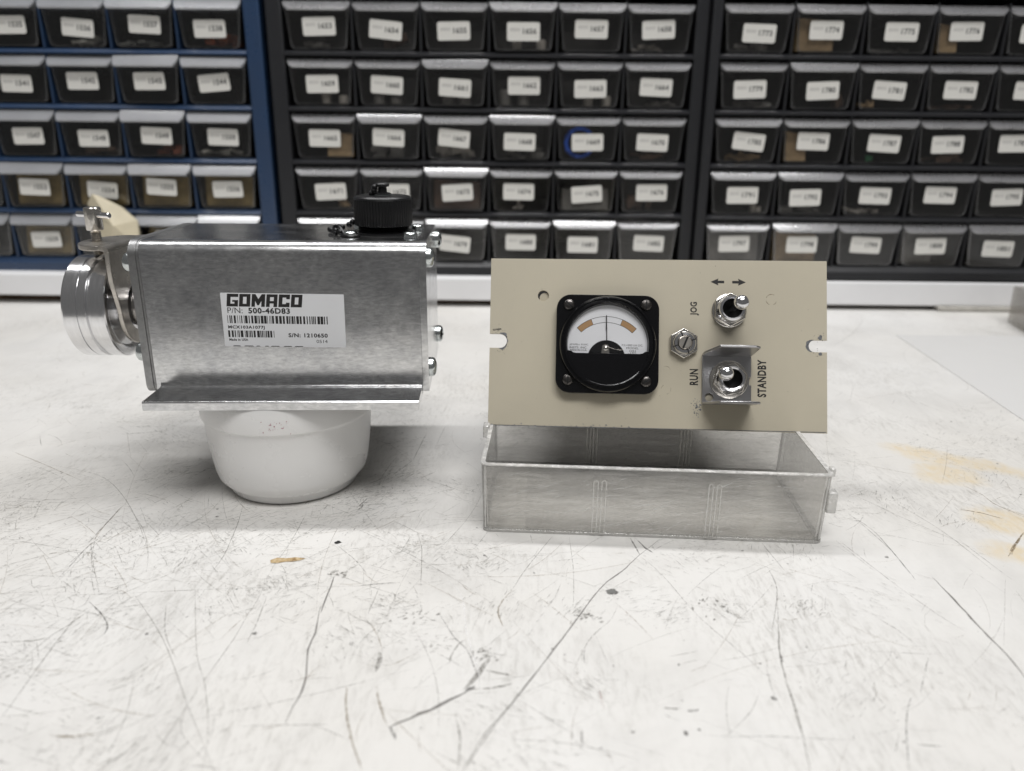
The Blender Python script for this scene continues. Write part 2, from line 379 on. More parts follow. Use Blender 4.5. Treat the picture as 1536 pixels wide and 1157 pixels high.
# ------------------------------------------------------------------ worktop and its marks
top = MB().box(-900, 900, 5, 900, -32, 0).build('worktop', M['worktop'], bevel=1.5)
tag(top, kind='structure')
MARKS = [
  ('k',0.62,[(56.7,255.0),(46.6,242.8),(39.1,232.3),(31.1,222.8),(21.9,205.8),(11.5,186.3),(0.8,166.9),(-5.9,156.1),(-11.1,143.8)]),
  ('k',0.95,[(146.9,230.4),(147.0,213.3),(147.0,197.7),(147.3,189.8),(146.3,178.2)]),
  ('d',0.5,[(137.1,276.9),(139.5,262.5),(141.0,246.4),(140.1,228.8)]),
  ('m',0.45,[(124.7,254.6),(128.8,237.1),(132.4,223.6)]),
  ('m',0.35,[(132.4,223.6),(136.9,209.5),(141.2,200.1)]),
  ('m',0.35,[(47.1,242.4),(52.8,230.4),(60.0,206.5),(68.7,188.6),(72.7,179.2),(75.3,175.8)]),
  ('m',0.9,[(83.3,200.0),(79.6,187.3),(77.2,173.1),(76.0,161.8),(72.8,144.9)]),
  ('m',0.5,[(91.2,236.5),(90.0,221.9),(81.3,200.0)]),
  ('m',0.35,[(90.0,221.9),(83.3,200.0),(79.6,187.3)]),
  ('d',0.45,[(123.2,187.2),(118.8,180.6)]),
  ('d',0.5,[(117.6,179.2),(113.2,172.3)]),
  ('d',0.5,[(110.1,170.7),(107.2,167.1),(102.1,157.5),(96.6,145.1)]),
  ('m',0.35,[(106.6,190.0),(114.5,189.6),(127.4,188.8)]),
  ('m',0.3,[(106.6,190.0),(107.0,181.8),(110.0,174.3)]),
  ('f',0.8,[(102.7,177.6),(100.6,170.8),(101.2,168.3)]),
  ('f',0.35,[(162.4,237.7),(166.6,221.2)]),
  ('f',0.35,[(172.2,230.4),(147.8,191.4)]),
  ('d',0.8,[(45.4,255.5),(47.3,243.5)]),
  ('d',0.9,[(47.3,255.6),(49.9,248.3),(52.4,244.8)]),
  ('d',0.35,[(7.5,257.3),(8.3,251.1)]),
  ('m',0.4,[(15.8,256.2),(5.3,232.7),(0.7,220.3)]),
  ('m',0.3,[(22.3,255.8),(22.1,230.9),(20.3,209.4)]),
  ('m',0.4,[(94.5,252.7),(96.7,233.3)]),
  ('m',0.35,[(35.2,212.9),(32.3,205.1),(25.1,195.8),(22.0,189.4),(17.8,179.1)]),
  ('d',0.4,[(22.6,190.2),(21.7,183.7)]),
  ('m',0.3,[(21.4,189.7),(21.1,184.2)]),
  ('m',0.35,[(2.6,168.2),(9.6,162.1),(16.2,156.1)]),
  ('d',0.4,[(16.4,157.3),(16.4,154.1)]),
  ('d',0.6,[(18.7,157.5),(18.6,152.5)]),
  ('m',0.4,[(0.9,153.9),(10.1,153.5),(19.2,151.9),(31.1,148.3)]),
  ('f',0.3,[(11.0,186.3),(21.9,171.7)]),
  ('r',0.3,[(24.7,173.1),(25.5,164.7)]),
  ('m',0.35,[(49.3,156.2),(56.9,155.7),(67.1,155.9),(78.7,155.2),(87.5,155.0)]),
  ('m',0.4,[(88.2,156.7),(87.4,154.8)]),
  ('m',0.3,[(67.7,203.5),(76.2,203.9)]),
  ('br',0.6,[(86.1,205.8),(88.6,204.8),(91.7,206.1)]),
  ('m',0.3,[(68.5,171.7),(64.8,165.3),(59.7,159.8),(55.2,155.7)]),
  ('m',0.35,[(116.6,207.4),(121.2,199.3)]),
  ('m',0.9,[(40.8,165.5),(45.7,165.5)]),
  ('d',1.1,[(47.4,164.8),(50.5,165.1)]),
  ('d',1.4,[(45.0,157.6),(45.8,155.8)]),
  ('f',0.3,[(49.7,161.4),(60.3,155.8),(68.6,150.4)]),
  ('f',0.35,[(152.3,283.6),(160.5,266.8),(170.6,256.7)]),
  ('m',0.35,[(170.6,256.7),(172.3,242.4),(173.9,229.4)]),
  ('br',0.7,[(184.9,281.3),(191.2,279.1),(197.2,274.4)]),
  ('br',0.9,[(199.0,262.3),(188.6,252.1),(182.3,244.9)]),
  ('m',0.45,[(203.4,284.6),(208.1,276.6)]),
  ('d',1.2,[(80.0,188.0),(79.2,184.6)]),
  ('d',1.0,[(73.0,179.2),(74.0,178.8)]),
  ('m',0.4,[(100.1,157.4),(96.0,150.8)]),
  ('m',0.6,[(102.8,153.5),(109.7,153.1)]),
  ('k',1.2,[(-30.9,157.4),(-25.8,161.0),(-20.9,164.1),(-15.9,167.9),(-11.6,171.2)]),
  ('d',2.2,[(-12.0,171.2),(-9.4,173.2)]),
  ('m',2.0,[(-12.5,171.9),(-7.4,181.6),(-5.7,186.0)]),
  ('m',1.2,[(-6.9,179.9),(0.8,177.7)]),
  ('m',1.4,[(-10.7,172.2),(-5.2,172.6),(0.8,174.7)]),
  ('d',1.0,[(-30.5,158.0),(-28.6,153.5)]),
  ('br',0.7,[(-31.0,158.0),(-34.3,165.2),(-36.5,172.9)]),
  ('m',1.8,[(-38.0,179.0),(-37.7,184.0),(-37.7,188.5)]),
  ('br',0.6,[(-37.7,188.5),(-39.8,194.8),(-43.2,201.0)]),
  ('m',0.7,[(-43.2,201.0),(-50.6,205.6)]),
  ('k',0.7,[(-60.5,227.3),(-60.2,217.4),(-60.1,206.3)]),
  ('k',0.8,[(-60.9,209.9),(-59.3,196.1),(-59.3,188.2),(-56.6,173.9),(-57.3,164.9),(-57.8,158.8)]),
  ('m',0.4,[(-81.8,272.9),(-81.9,249.4),(-83.2,233.3),(-83.0,224.9)]),
  ('m',0.4,[(-82.9,222.9),(-82.3,212.3),(-82.8,204.2),(-83.0,192.5),(-85.0,172.2)]),
  ('m',0.45,[(-79.9,215.1),(-78.6,200.8),(-78.5,190.7)]),
  ('m',0.4,[(-85.0,172.2),(-85.5,164.5),(-86.2,153.9),(-86.4,143.3)]),
  ('m',0.3,[(-167.2,214.6),(-140.2,215.0),(-107.5,218.1),(-72.8,221.0),(-52.7,221.4),(-37.3,223.7)]),
  ('m',0.3,[(-172.6,226.4),(-156.1,225.7),(-136.4,225.0),(-107.3,223.2)]),
  ('br',0.35,[(-141.2,235.5),(-131.4,224.0),(-126.7,217.2)]),
  ('m',0.4,[(-124.3,216.3),(-103.9,192.2),(-86.0,165.7),(-77.8,154.0),(-69.8,142.5)]),
  ('m',0.3,[(-85.5,164.5),(-82.9,155.0),(-70.5,143.5)]),
  ('m',0.35,[(-155.3,277.1),(-140.5,258.2),(-130.8,241.4),(-128.4,234.7)]),
  ('d',0.55,[(-158.0,277.1),(-156.9,260.5),(-156.0,248.0)]),
  ('d',0.4,[(-146.7,263.4),(-151.8,255.5),(-154.8,246.8),(-153.9,229.9),(-153.8,220.6)]),
  ('m',0.5,[(-160.7,243.1),(-169.9,237.2),(-177.9,231.2)]),
  ('m',0.35,[(-156.8,255.4),(-149.6,238.7),(-137.8,219.9)]),
  ('f',0.35,[(-138.6,258.3),(-150.6,277.2)]),
  ('m',0.45,[(-109.2,278.1),(-105.9,261.5),(-103.1,239.6),(-103.7,225.6)]),
  ('m',0.4,[(-111.0,210.8),(-104.7,195.4),(-96.0,183.2)]),
  ('d',0.5,[(-22.8,207.2),(-16.5,194.3),(-12.6,188.9),(-8.1,175.3)]),
  ('m',0.9,[(-13.9,193.6),(-16.5,188.1),(-17.3,182.9)]),
  ('m',0.35,[(-21.2,187.3),(-12.1,180.1)]),
  ('m',0.35,[(-18.8,197.6),(-12.7,197.5)]),
  ('br',0.9,[(-44.8,172.7),(-42.1,160.2),(-35.1,143.5)]),
  ('m',0.55,[(-14.2,163.0),(-12.2,153.7),(-12.2,143.8)]),
  ('m',0.6,[(1.2,167.5),(-5.6,154.9),(-10.8,143.8)]),
  ('w',0.5,[(-22.4,227.0),(-15.9,216.2),(-13.1,196.8),(-8.7,178.7),(-7.9,166.8)]),
  ('m',0.4,[(-68.9,143.5),(-77.5,144.9)]),
  ('br',1.0,[(-115.4,153.5),(-109.2,153.6),(-104.6,154.4)]),
  ('m',0.8,[(-151.6,190.2),(-143.1,191.0),(-139.0,192.4)]),
  ('m',0.6,[(-139.0,192.4),(-136.2,198.2),(-133.6,206.8)]),
  ('m',0.5,[(-140.0,181.1),(-139.7,187.0),(-137.9,194.1)]),
  ('d',0.7,[(-136.5,211.3),(-127.6,203.4),(-123.4,197.6),(-122.9,194.3)]),
  ('br',0.5,[(-35.6,181.5),(-32.4,182.7),(-27.2,187.2)]),
  ('m',0.4,[(-31.8,181.5),(-25.1,185.7)]),
  ('m',0.4,[(-36.0,259.0),(-32.5,245.5),(-30.1,221.8)]),
  ('m',0.5,[(-64.4,248.5),(-54.7,237.1),(-49.6,229.0)]),
  ('m',0.5,[(-43.8,221.5),(-45.0,206.5)]),
  ('d',0.5,[(-51.1,221.8),(-37.4,224.1)]),
  ('m',0.4,[(-64.5,249.2),(-73.3,237.9)]),
  ('br',0.6,[(0.7,220.3),(-3.7,209.9),(-2.0,200.3)]),
  ('m',0.35,[(-69.0,157.5),(-46.1,158.4)]),
  ('f',0.3,[(-76.9,143.4),(-67.4,148.2),(-60.1,150.9)]),
  ('m',0.35,[(-103.2,171.9),(-99.3,158.3),(-97.8,146.2)]),
  ('m',0.4,[(-92.1,153.8),(-94.7,147.3),(-97.3,142.8)]),
  ('m',0.5,[(-136.3,206.8),(-134.2,182.6),(-132.5,168.9),(-131.5,159.0)]),
  ('m',0.35,[(-106.4,222.5),(-92.1,187.7),(-83.6,172.2),(-76.2,155.1),(-73.1,143.1)]),
  ('br',0.5,[(-236.5,331.5),(-212.8,316.9),(-186.1,300.0)]),
  ('m',0.35,[(-210.3,316.9),(-187.0,308.5),(-173.5,298.9),(-157.7,281.0),(-141.4,258.3),(-130.5,240.4),(-126.1,229.5)]),
  ('br',0.5,[(-157.6,279.8),(-156.7,261.3),(-154.9,248.7)]),
  ('m',0.5,[(-146.6,262.6),(-150.8,245.8)]),
  ('m',0.4,[(-154.9,248.7),(-155.5,230.8)]),
  ('m',0.35,[(-212.4,284.9),(-190.2,282.3),(-164.1,287.2)]),
  ('m',0.3,[(-203.9,271.6),(-183.5,278.5)]),
  ('m',0.4,[(-190.7,251.1),(-168.9,245.5),(-151.3,241.0)]),
  ('m',0.5,[(-155.9,249.7),(-144.6,229.2)]),
  ('m',0.6,[(-196.6,354.3),(-185.8,356.4),(-173.5,360.5)]),
  ('d',0.4,[(-235.2,351.4),(-226.7,338.2)]),
  ('m',0.3,[(-139.1,264.9),(-128.2,272.7)]),
  ('m',0.5,[(-144.8,313.9),(-147.4,305.1)]),
  ('br',0.55,[(199.0,304.4),(202.1,295.0),(202.2,287.3),(207.3,275.3)]),
  ('br',0.8,[(184.8,282.0),(192.4,278.5),(197.8,273.5)]),
  ('d',0.45,[(136.7,276.9),(140.7,263.8),(141.0,248.3),(140.2,234.2)]),
  ('m',0.4,[(142.6,300.4),(150.1,287.5),(159.3,270.9),(167.2,259.0),(173.0,248.9)]),
  ('m',0.35,[(123.2,255.0),(128.4,234.0)]),
  ('m',0.35,[(161.2,286.4),(167.9,262.2),(170.7,234.8)]),
  ('br',1.0,[(199.3,262.8),(190.8,254.3),(184.2,246.2)]),
  ('m',0.5,[(235.1,414.4),(239.0,400.6)]),
  ('f',0.8,[(234.9,538.3),(265.1,576.1),(294.6,623.9)]),
  ('d',0.9,[(-60.6,280.9),(-61.6,276.2)]),
  ('d',0.9,[(-59.8,286.9),(-62.7,277.9)]),
  ('m',0.5,[(-52.7,310.0),(-45.8,326.3)]),
  ('m',0.4,[(-37.2,304.9),(-18.8,292.2)]),
  ('m',0.4,[(-36.6,344.2),(-34.5,369.3)]),
  ('m',0.5,[(-45.8,326.3),(-43.2,359.8)]),
]

def smooth_line(pts, step=3.0):
    P = [Vector((*p, 0)) for p in pts]
    if len(P) == 2: P = [P[0], (P[0] + P[1]) / 2 + Vector((rnd.uniform(-.3, .3), rnd.uniform(-.3, .3), 0)), P[1]]
    out = []
    for i in range(len(P) - 1):
        p0 = P[max(0, i-1)]; p1 = P[i]; p2 = P[i+1]; p3 = P[min(len(P)-1, i+2)]
        n = max(2, int((p2 - p1).length / step))
        for k in range(n):
            t = k / n
            out.append(.5 * ((2*p1) + (p2-p0)*t + (2*p0-5*p1+4*p2-p3)*t*t + (3*p1-p0-3*p2+p3)*t**3))
    out.append(P[-1]); return out
def ribbon(mb, pts, width, z, jit=.12):
    L = []; n = len(pts)
    for i, p in enumerate(pts):
        t = (pts[min(n-1, i+1)] - pts[max(0, i-1)]); t.normalize(); q = Vector((-t.y, t.x, 0))
        e = min(1, .25 + 3 * min(i, n-1-i) / n); wv = width * .5 * e * rnd.uniform(.6, 1.3)
        c = p + q * rnd.uniform(-jit, jit) * width
        L.append((c - q * wv, c + q * wv))
    mb.add([(v.x, v.y, z) for pr in L for v in pr], [(2*i, 2*i+2, 2*i+3, 2*i+1) for i in range(n-1)])
def blob(mb, x, y, rx, ry, z, n=9, ang=0):
    pts = []
    for i in range(n):
        a = 2 * math.pi * i / n; r = rnd.uniform(.65, 1.15); px, py = rx * r * math.cos(a), ry * r * math.sin(a)
        pts.append((x + px * math.cos(ang) - py * math.sin(ang), y + px * math.sin(ang) + py * math.cos(ang)))
    mb.flat(pts, z)
zk = .04
for kind, wd, pts in MARKS:
    mb = MB(); zk += .0006; ribbon(mb, smooth_line(pts), wd * (.72 if wd > .5 else .58), zk, .25)
    mb.build('scratch', M['mark_' + kind], top, smooth=0)
# countless hair-fine scratches and specks, more of them on the left and in the foreground
for mk, count, wmin, wmax in (('m', 560, .05, .18), ('f', 1100, .08, .28), ('br', 620, .06, .2), ('d', 120, .05, .15)):
    mb = MB()
    for i in range(count):
        x = rnd.uniform(-330, 330); y = rnd.uniform(110, 520)
        if rnd.random() < .35: x = rnd.gauss(-120, 70); y = rnd.gauss(245, 45)
        ang = rnd.choice((rnd.gauss(55, 22), rnd.gauss(20, 15), rnd.gauss(-40, 20), rnd.uniform(-90, 90)))
        ln = min(90, rnd.expovariate(1 / (14 if mk != 'd' else 6))) + 1.5
        d = Vector((math.cos(R(ang)), math.sin(R(ang)), 0)); q = Vector((-d.y, d.x, 0)); bend = rnd.gauss(0, .06) * ln
        p0 = Vector((x, y, 0)); k = max(3, int(ln / 5))
        pts = [p0 + d * ln * (t / k - .5) + q * bend * (1 - (2 * t / k - 1) ** 2) for t in range(k + 1)]
        zk += .00004; ribbon(mb, pts, rnd.uniform(wmin, wmax), zk)
    tag(mb.build('fine_scratches', M['mark_' + mk], top, smooth=0), kind='stuff')
# soft smudges of grey dirt
for (x, y, rx, ry, an) in ((-84, 218, 5, 2.4, .2), (-30, 205, 6, 4, .8), (-60, 229, 4, 2, .3), (-22, 192, 5, 3, .4), (-185, 170, 12, 8, .7), (66, 213, 6, 5, 1.2), (-8, 186, 4, 3, .5), (-140, 176, 9, 5, .8), (24, 206, 4, 2, .2), (96, 214, 5, 4, .6)):
    mb = MB()
    for i in range(26):
        zk += .00005; blob(mb, x + rnd.gauss(0, rx * .6), y + rnd.gauss(0, ry * .6), rnd.uniform(.2, 1.1), rnd.uniform(.15, .5), zk, 8, an + rnd.gauss(0, .3))
    mb.build('smudge', M['mark_f' if rnd.random() < .5 else 'mark_m'], top, smooth=0)
# rubbed patches: short nicks crowded together
mb = MB()
patches = [(rnd.gauss(-150, 80), rnd.gauss(262, 50), rnd.uniform(8, 30)) for i in range(60)] + [(rnd.uniform(-260, 260), rnd.uniform(120, 420), rnd.uniform(6, 24)) for i in range(90)]
patches += [(-134, 262, 26), (-118, 248, 22), (-60, 262, 18), (-45, 285, 14), (20, 208, 7), (68, 213, 9), (-80, 225, 8), (150, 300, 20), (-200, 180, 26), (-185, 165, 18)]
for (px, py, pr_) in patches:
    a0_ = rnd.choice((rnd.gauss(58, 10), rnd.gauss(25, 10), rnd.gauss(-35, 12)))
    for i in range(int(22 + pr_ * 3.4)):
        x = rnd.gauss(px, pr_ * .5); y = rnd.gauss(py, pr_ * .4); ln = min(14, .5 + rnd.expovariate(1 / 2.2)); an = R(a0_ + rnd.gauss(0, 16))
        d = Vector((math.cos(an), math.sin(an), 0)); p0 = Vector((x, y, 0)); zk += .000012
        if not (40 < y < 560): continue
        ribbon(mb, [p0, p0 + d * ln * .5, p0 + d * ln], rnd.uniform(.06, .26), zk)
tag(mb.build('rubbed_nicks', M['mark_m'], top, smooth=0), kind='stuff')
mb = MB()
for i in range(520):
    x = rnd.uniform(-300, 300); y = rnd.uniform(115, 480); s_ = min(1.0, .12 + rnd.expovariate(5))
    blob(mb, x, y, s_, s_ * rnd.uniform(.4, 1), .03, 7, rnd.uniform(0, 3))
tag(mb.build('specks', M['mark_d'], top, smooth=0), kind='stuff')
mb = MB(); blob(mb, 33.9, 219.7, 2.3, 1.9, .16, 14); mb.build('burn_spot', M['mark_d'], top, smooth=0)
mb = MB(); blob(mb, 33.9, 219.7, 1.9, 1.5, .165, 12); mb.build('burn_spot', M['grey'], top, smooth=0)
mb = MB(); blob(mb, -64.2, 250.2, 1.3, 1.2, .16, 10); mb.build('dirt_spot', M['ink'], top, smooth=0)
for x, y, s_ in ((-47.2, 191.2, .8), (137.1, 243.6, .7), (-110, 195, .7)):
    mb = MB(); blob(mb, x, y, s_, s_, .16); mb.build('dirt_spot', M['mark_d'], top, smooth=0)
# chipped laminate showing the tan core
mb = MB(); pts = [(-85.5, 237.2), (-83.5, 238.9), (-80, 238.6), (-77, 239.4), (-73.2, 238.6), (-74.8, 237.4), (-77.5, 236.4), (-80, 236.3), (-82.5, 235.3), (-84.8, 235.4)]
mb.flat(pts, .17)
m_, nt_, out_ = nodes_of('chipped_core'); p_ = N(nt_, 'ShaderNodeBsdfPrincipled'); nt_.links.new(p_.outputs[0], out_.inputs[0]); p_.inputs['Roughness'].default_value = .8
nt_.links.new(ramp(nt_, noise(nt_, 600, 5, .7), ((.35, (.22, .13, .05)), (.5, (.46, .33, .17)), (.7, (.62, .52, .36)))), p_.inputs['Base Color'])
mb.build('laminate_chip', m_, top, smooth=0)
# grey worktop section beyond the joint on the right
mb = MB(); mb.prism([[(262, 235), (900, 235), (900, 571), (296.5, 571)]], .0, .5)
tag(mb.build('grey_worktop', M['greymat'], None, bevel=.2), kind='structure')

# ------------------------------------------------------------------ white shelf board at the back
sh = thing('shelf_board', 'long white painted shelf board under the drawer cabinets', 'shelf', (0, 0, 0))
mb = MB(); mb.add([(-900, 650, 9.5), (900, 664, 2.0), (900, 664, 24.5), (-900, 650, 27.5), (-900, 880, 9.5), (900, 880, 2.0), (900, 880, 24.5), (-900, 880, 27.5)],
       [(0, 1, 2, 3), (5, 4, 7, 6), (3, 2, 6, 7), (1, 0, 4, 5), (0, 3, 7, 4), (2, 1, 5, 6)])
mb.build('board', M['shelfwhite'], sh, bevel=1.6, segs=3)
MB().add([(-900, 668, .1), (900, 676, .1), (900, 676, 1.9), (-900, 668, 9.4), (-900, 690, .1), (900, 690, .1), (900, 690, 1.9), (-900, 690, 9.4)],
         [(0, 1, 2, 3), (5, 4, 7, 6), (3, 2, 6, 7), (1, 0, 4, 5), (0, 3, 7, 4), (2, 1, 5, 6)]).build('batten', M['brown'], sh)
MB().box(375, 520, 657, 668, .5, 4.5).build('filler_strip', M['chalk'], sh, bevel=.8)

# ------------------------------------------------------------------ drawer cabinets
ROWH = 42.45
def drawer_parts(pw, left):
    """meshes of one drawer for a cell pw wide; origin at cell floor centre, y=0 at the cabinet front"""
    wt, wb = (pw * .475, pw * .415)
    topz = 38.0 if left else 36.6
    lipb = 29.8 if left else 30.6; lipo = -6.5 if left else -4.2
    f = MB()
    poly = []; r = 3.5; n = 5
    for i in range(n + 1):
        a = R(-90 + 80 * i / n); poly.append((wb - r + r * math.cos(a), 1.4 + r + r * math.sin(a)))
    poly += [(wt, topz - 1), (-wt, topz - 1)]
    for i in range(n + 1):
        a = R(190 + 80 * i / n); poly.append((-wb + r + r * math.cos(a), 1.4 + r + r * math.sin(a)))
    f.prism([poly], -3.2, -1.6, mat=FRONT)
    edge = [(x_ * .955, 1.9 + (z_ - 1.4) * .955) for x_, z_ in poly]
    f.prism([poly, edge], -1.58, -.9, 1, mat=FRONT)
    front = f.mesh('front', [M['frontL'] if left else M['front'], M['edgeglint']])
    # bin behind the front: floor, two sides, back
    b = MB(); D = 120
    b.box(-wb + 1, wb - 1, 3.4, D, 1.4, 2.4); b.box(-wb - .4, -wb + .8, 3.4, D, 2.4, 30); b.box(wb - .8, wb + .4, 3.4, D, 2.4, 30); b.box(-wb, wb, D, D + 1.2, 1.4, 30)
    bin_ = b.mesh('bin', M['front'])
    # slanting pull lip with rounded lower corners
    l = MB(); th = 1.3
    steps = 6; ins = pw * (.05 if left else .09)
    rows = []
    for i in range(steps + 1):
        t = i / steps; ww = wt * 1.03 - ins * (t ** 2.6); rows.append((ww, 1.6 + (lipo - 1.6) * t, topz + (lipb - topz) * (t ** .9)))
    vs = []; fs = []
    for ww, y, z in rows: vs += [(-ww, y, z), (ww, y, z), (-ww, y + .9, z - th), (ww, y + .9, z - th)]
    for i in range(steps):
        a = 4 * i; c = a + 4
        fs += [(a, c, c + 1, a + 1), (a + 2, a + 3, c + 3, c + 2), (a, a + 2, c + 2, c), (a + 1, c + 1, c + 3, a + 3)]
    fs += [(0, 1, 3, 2), (4*steps, 4*steps + 2, 4*steps + 3, 4*steps + 1)]
    l.add(vs, fs)
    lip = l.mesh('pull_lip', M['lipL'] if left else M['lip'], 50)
    return front, bin_, lip
def cabinet(name, label, x0, x1, first_x, pw, y, mat, left, ncol, base_num, yaw=0):
    c = thing(name, label, 'drawer cabinet', (0, y, 26.6))
    z0 = 11.6                                            # floor of the lowest row above the shelf
    D = 150; H = z0 + ROWH * 5 + 40; fx1 = first_x + pw * ncol
    ch = 2.9 if left else 1.7
    k = MB()
    k.box(x0, first_x - .6, -1.2, D, 0, H); k.box(fx1 + .6, x1, -1.2, D, 0, H); k.box(first_x - .6, fx1 + .6, D - 3, D, 0, H)
    k.box(first_x - .6, fx1 + .6, -1.2, D - 3, z0 + ROWH * 5, H)
    k.build('casing', mat, c, bevel=1.0)
    # base rail with a sloping top
    b = MB(); pr = [(-3.0, 0.2), (-3.0, 7.0), (1.5, z0), (D - 3.2, z0), (D - 3.2, .2)]
    b.prism([[(p[0], p[1]) for p in pr]], first_x - .6, fx1 + .6, mat=Matrix(((0, 0, 1, 0), (1, 0, 0, 0), (0, 1, 0, 0), (0, 0, 0, 1))))
    b.build('base_rail', mat, c)
    sm = MB(); pr = [(-1.6, -3.9), (-1.6, -ch), (1.4, 0), (D - 3.2, 0), (D - 3.2, -3.9)]
    sm.prism([pr], first_x - .5, fx1 + .5, mat=Matrix(((0, 0, 1, 0), (1, 0, 0, 0), (0, 1, 0, 0), (0, 0, 0, 1))))
    sme = sm.mesh('shelf', mat)
    for r_ in range(1, 5): ob('shelf', sme, c, (0, 0, z0 + ROWH * r_))
    dm = MB(); dm.box(-.9, .9, .3, D - 3.2, .05, ROWH - 4.0); dme = dm.mesh('divider', mat)
    for r_ in range(5):
        for j in range(1, ncol): ob('divider', dme, c, (first_x + pw * j, 0, z0 + ROWH * r_))
    fr, bi, li = drawer_parts(pw, left)
    for r_ in range(5):                                   # r_ = 0 is the top row of numbers
        for j in range(ncol):
            d = ob('drawer', fr, c, (first_x + pw * (j + .5), rnd.choice((rnd.uniform(-.6, .6), rnd.uniform(-3.2, .5))), z0 + ROWH * (4 - r_)), (0, 0, R(rnd.gauss(0, .5))))
            ob('bin', bi, d); ob('pull_lip', li, d)
            s = MB(); w_, h_ = (12.8, 6.7) if left else (13.2, 6.9)
            a = R(rnd.gauss(0, 2.6)); cx = rnd.uniform(-2.2, 2.2); cz = 17.0 + rnd.uniform(-1.8, 1.6)
            rot = Matrix(((math.cos(a), -math.sin(a), 0, cx), (math.sin(a), math.cos(a), 0, cz), (0, 0, 1, 0), (0, 0, 0, 1)))
            s.prism([rrect(-w_, w_, -h_, h_, 1.6, 3)], -1.5, -1.3, 0, FRONT @ rot)
            put_text(s, str(base_num + r_ * 6 + j), -.4, 10.4, -1.9, 2.5, -1.26, 1, 1, FRONT @ rot)
            s.add([(-11, .2, -1.26), (-2.5, .2, -1.26), (-2.5, 2.6, -1.26), (-11, 2.6, -1.26)], [(0, 1, 2, 3)], 2, FRONT @ rot)
            s.build('number_sticker', [M['paper'], M['print'], M['faint']], d, smooth=0)
    return c
M['print'] = pbr('sticker_print', (.09, .09, .09), .6)
M['faint'] = pbr('faded_print', (.60, .59, .56), .6)
cabL = cabinet('blue_drawer_cabinet', 'blue plastic parts cabinet with clear drawers numbered 1535 to 1562', -558, -205.3, -546, 54.5, 671, M['navy'], True, 6, 1533)
cabM = cabinet('black_drawer_cabinet', 'black parts cabinet standing next to the blue one, drawers numbered 1653 to 1682', -200.5, 155.3, -187, 55.2, 671, M['black'], False, 6, 1653)
cabR = cabinet('black_drawer_cabinet', 'black parts cabinet with drawers numbered 1773 to 1801', 156.6, 512, 165, 56.4, 664, M['black'], False, 6, 1773)

# ------------------------------------------------------------------ things lying in some of the drawers
def cell(c, row, colm):
    fx, pw, y = {'L': (-546, 54.5, 671), 'M': (-187, 55.2, 671), 'R': (165, 56.4, 664)}[c]
    return fx + pw * (colm - .5), y, 26.6 + 11.6 + ROWH * (5 - row) + 2.5
def lump(name, label, cat, c, row, colm, dx, sx, sy, sz, mat, dy=6, group='things kept in the drawers'):
    """a heap of small pieces, or one slab when it is tall"""
    x, y, z = cell(c, row, colm); mb = MB(); dy -= 3
    if sz > 16:
        k = rnd.uniform(.86, 1); mb.add([(-sx/2, 0, 0), (sx/2, 0, 0), (sx/2, 3, sz * k), (-sx/2, 3, sz), (-sx/2, sy, 0), (sx/2, sy, 0), (sx/2, sy, sz * k), (-sx/2, sy, sz)],
               [(0, 1, 2, 3), (5, 4, 7, 6), (3, 2, 6, 7), (0, 4, 5, 1), (0, 3, 7, 4), (1, 5, 6, 2)])
    else:
        for k in range(9):
            w_, h_, d_ = rnd.uniform(.12, .34) * sx, rnd.uniform(.25, .6) * sz, rnd.uniform(.2, .5) * sy
            q = Matrix.Translation((rnd.uniform(-.36, .36) * sx, rnd.uniform(.2, .8) * sy, h_ / 2 + rnd.random() ** 2 * .45 * sz)) @ Matrix.Rotation(rnd.uniform(-.5, .5), 4, 'Z') @ Matrix.Rotation(rnd.gauss(0, .18), 4, 'Y')
            mb.box(-w_/2, w_/2, -d_/2, d_/2, -h_/2, h_/2, 0, q)
    o = mb.build(name, mat, None, bevel=.5)
    o.location = ((x + dx) * MM, (y + dy) * MM, z * MM); tag(o, label, cat, group); return o
def cylinders(name, label, cat, c, row, colm, xs, r, h, mat, dy=9):
    x, y, z = cell(c, row, colm)
    for i, dx in enumerate(xs):
        k = 1.0 if i == 0 else .72
        mb = MB(); mb.lathe([(0, 0), (r, 0), (r, h * k * .82), (r * .8, h * k), (r * .45, h * k), (r * .4, h * k * .7), (0, h * k * .7)], 16)
        o = mb.build(name, mat, None); o.location = ((x + dx) * MM, (y + dy) * MM, z * MM); tag(o, ('taller ' if i == 0 else 'shorter ') + label, cat, 'small turned parts in the drawers')
lump('terminal_strip', 'pale terminal strip lying in the drawer numbered 1537', 'part', 'L', 1, 5, -6, 34, 12, 5, M['grey'])
lump('wire_bundle', 'rust brown wire bundle in the drawer numbered 1538', 'wire', 'L', 1, 6, 6, 34, 20, 12, M['rust'])
lump('connector', 'pale connector in the drawer numbered 1550', 'part', 'L', 3, 6, -4, 40, 14, 5, M['chalk'])
for rw, cn, hh, lab in ((4, 3, 27, 'olive brown card in the drawer numbered 1553, in the row above the bottom row'),
                        (4, 4, 27, 'olive brown card in the drawer numbered 1554, right above the cream block'),
                        (4, 5, 27, 'olive brown card in the drawer numbered 1555, between two other filled drawers'),
                        (4, 6, 27, 'olive brown card in the end drawer numbered 1556, against the blue side wall'),
                        (5, 3, 24, 'olive brown card in the bottom drawer numbered 1559, beside the thumb screw'),
                        (5, 5, 24, 'olive brown card in the bottom drawer behind the aluminium box')):
    lump('card_insert', lab, 'card', 'L', rw, cn, 0, 42, 14, hh, M['olive'], 9)
cylinders('knob', 'grey knob in the drawer numbered 1656', 'knob', 'M', 1, 4, (-5, 15), 4, 11, M['chalk'])
cylinders('knob', 'pale knob in the drawer numbered 1659', 'knob', 'M', 2, 1, (2, 16), 4, 9, M['chalk'])
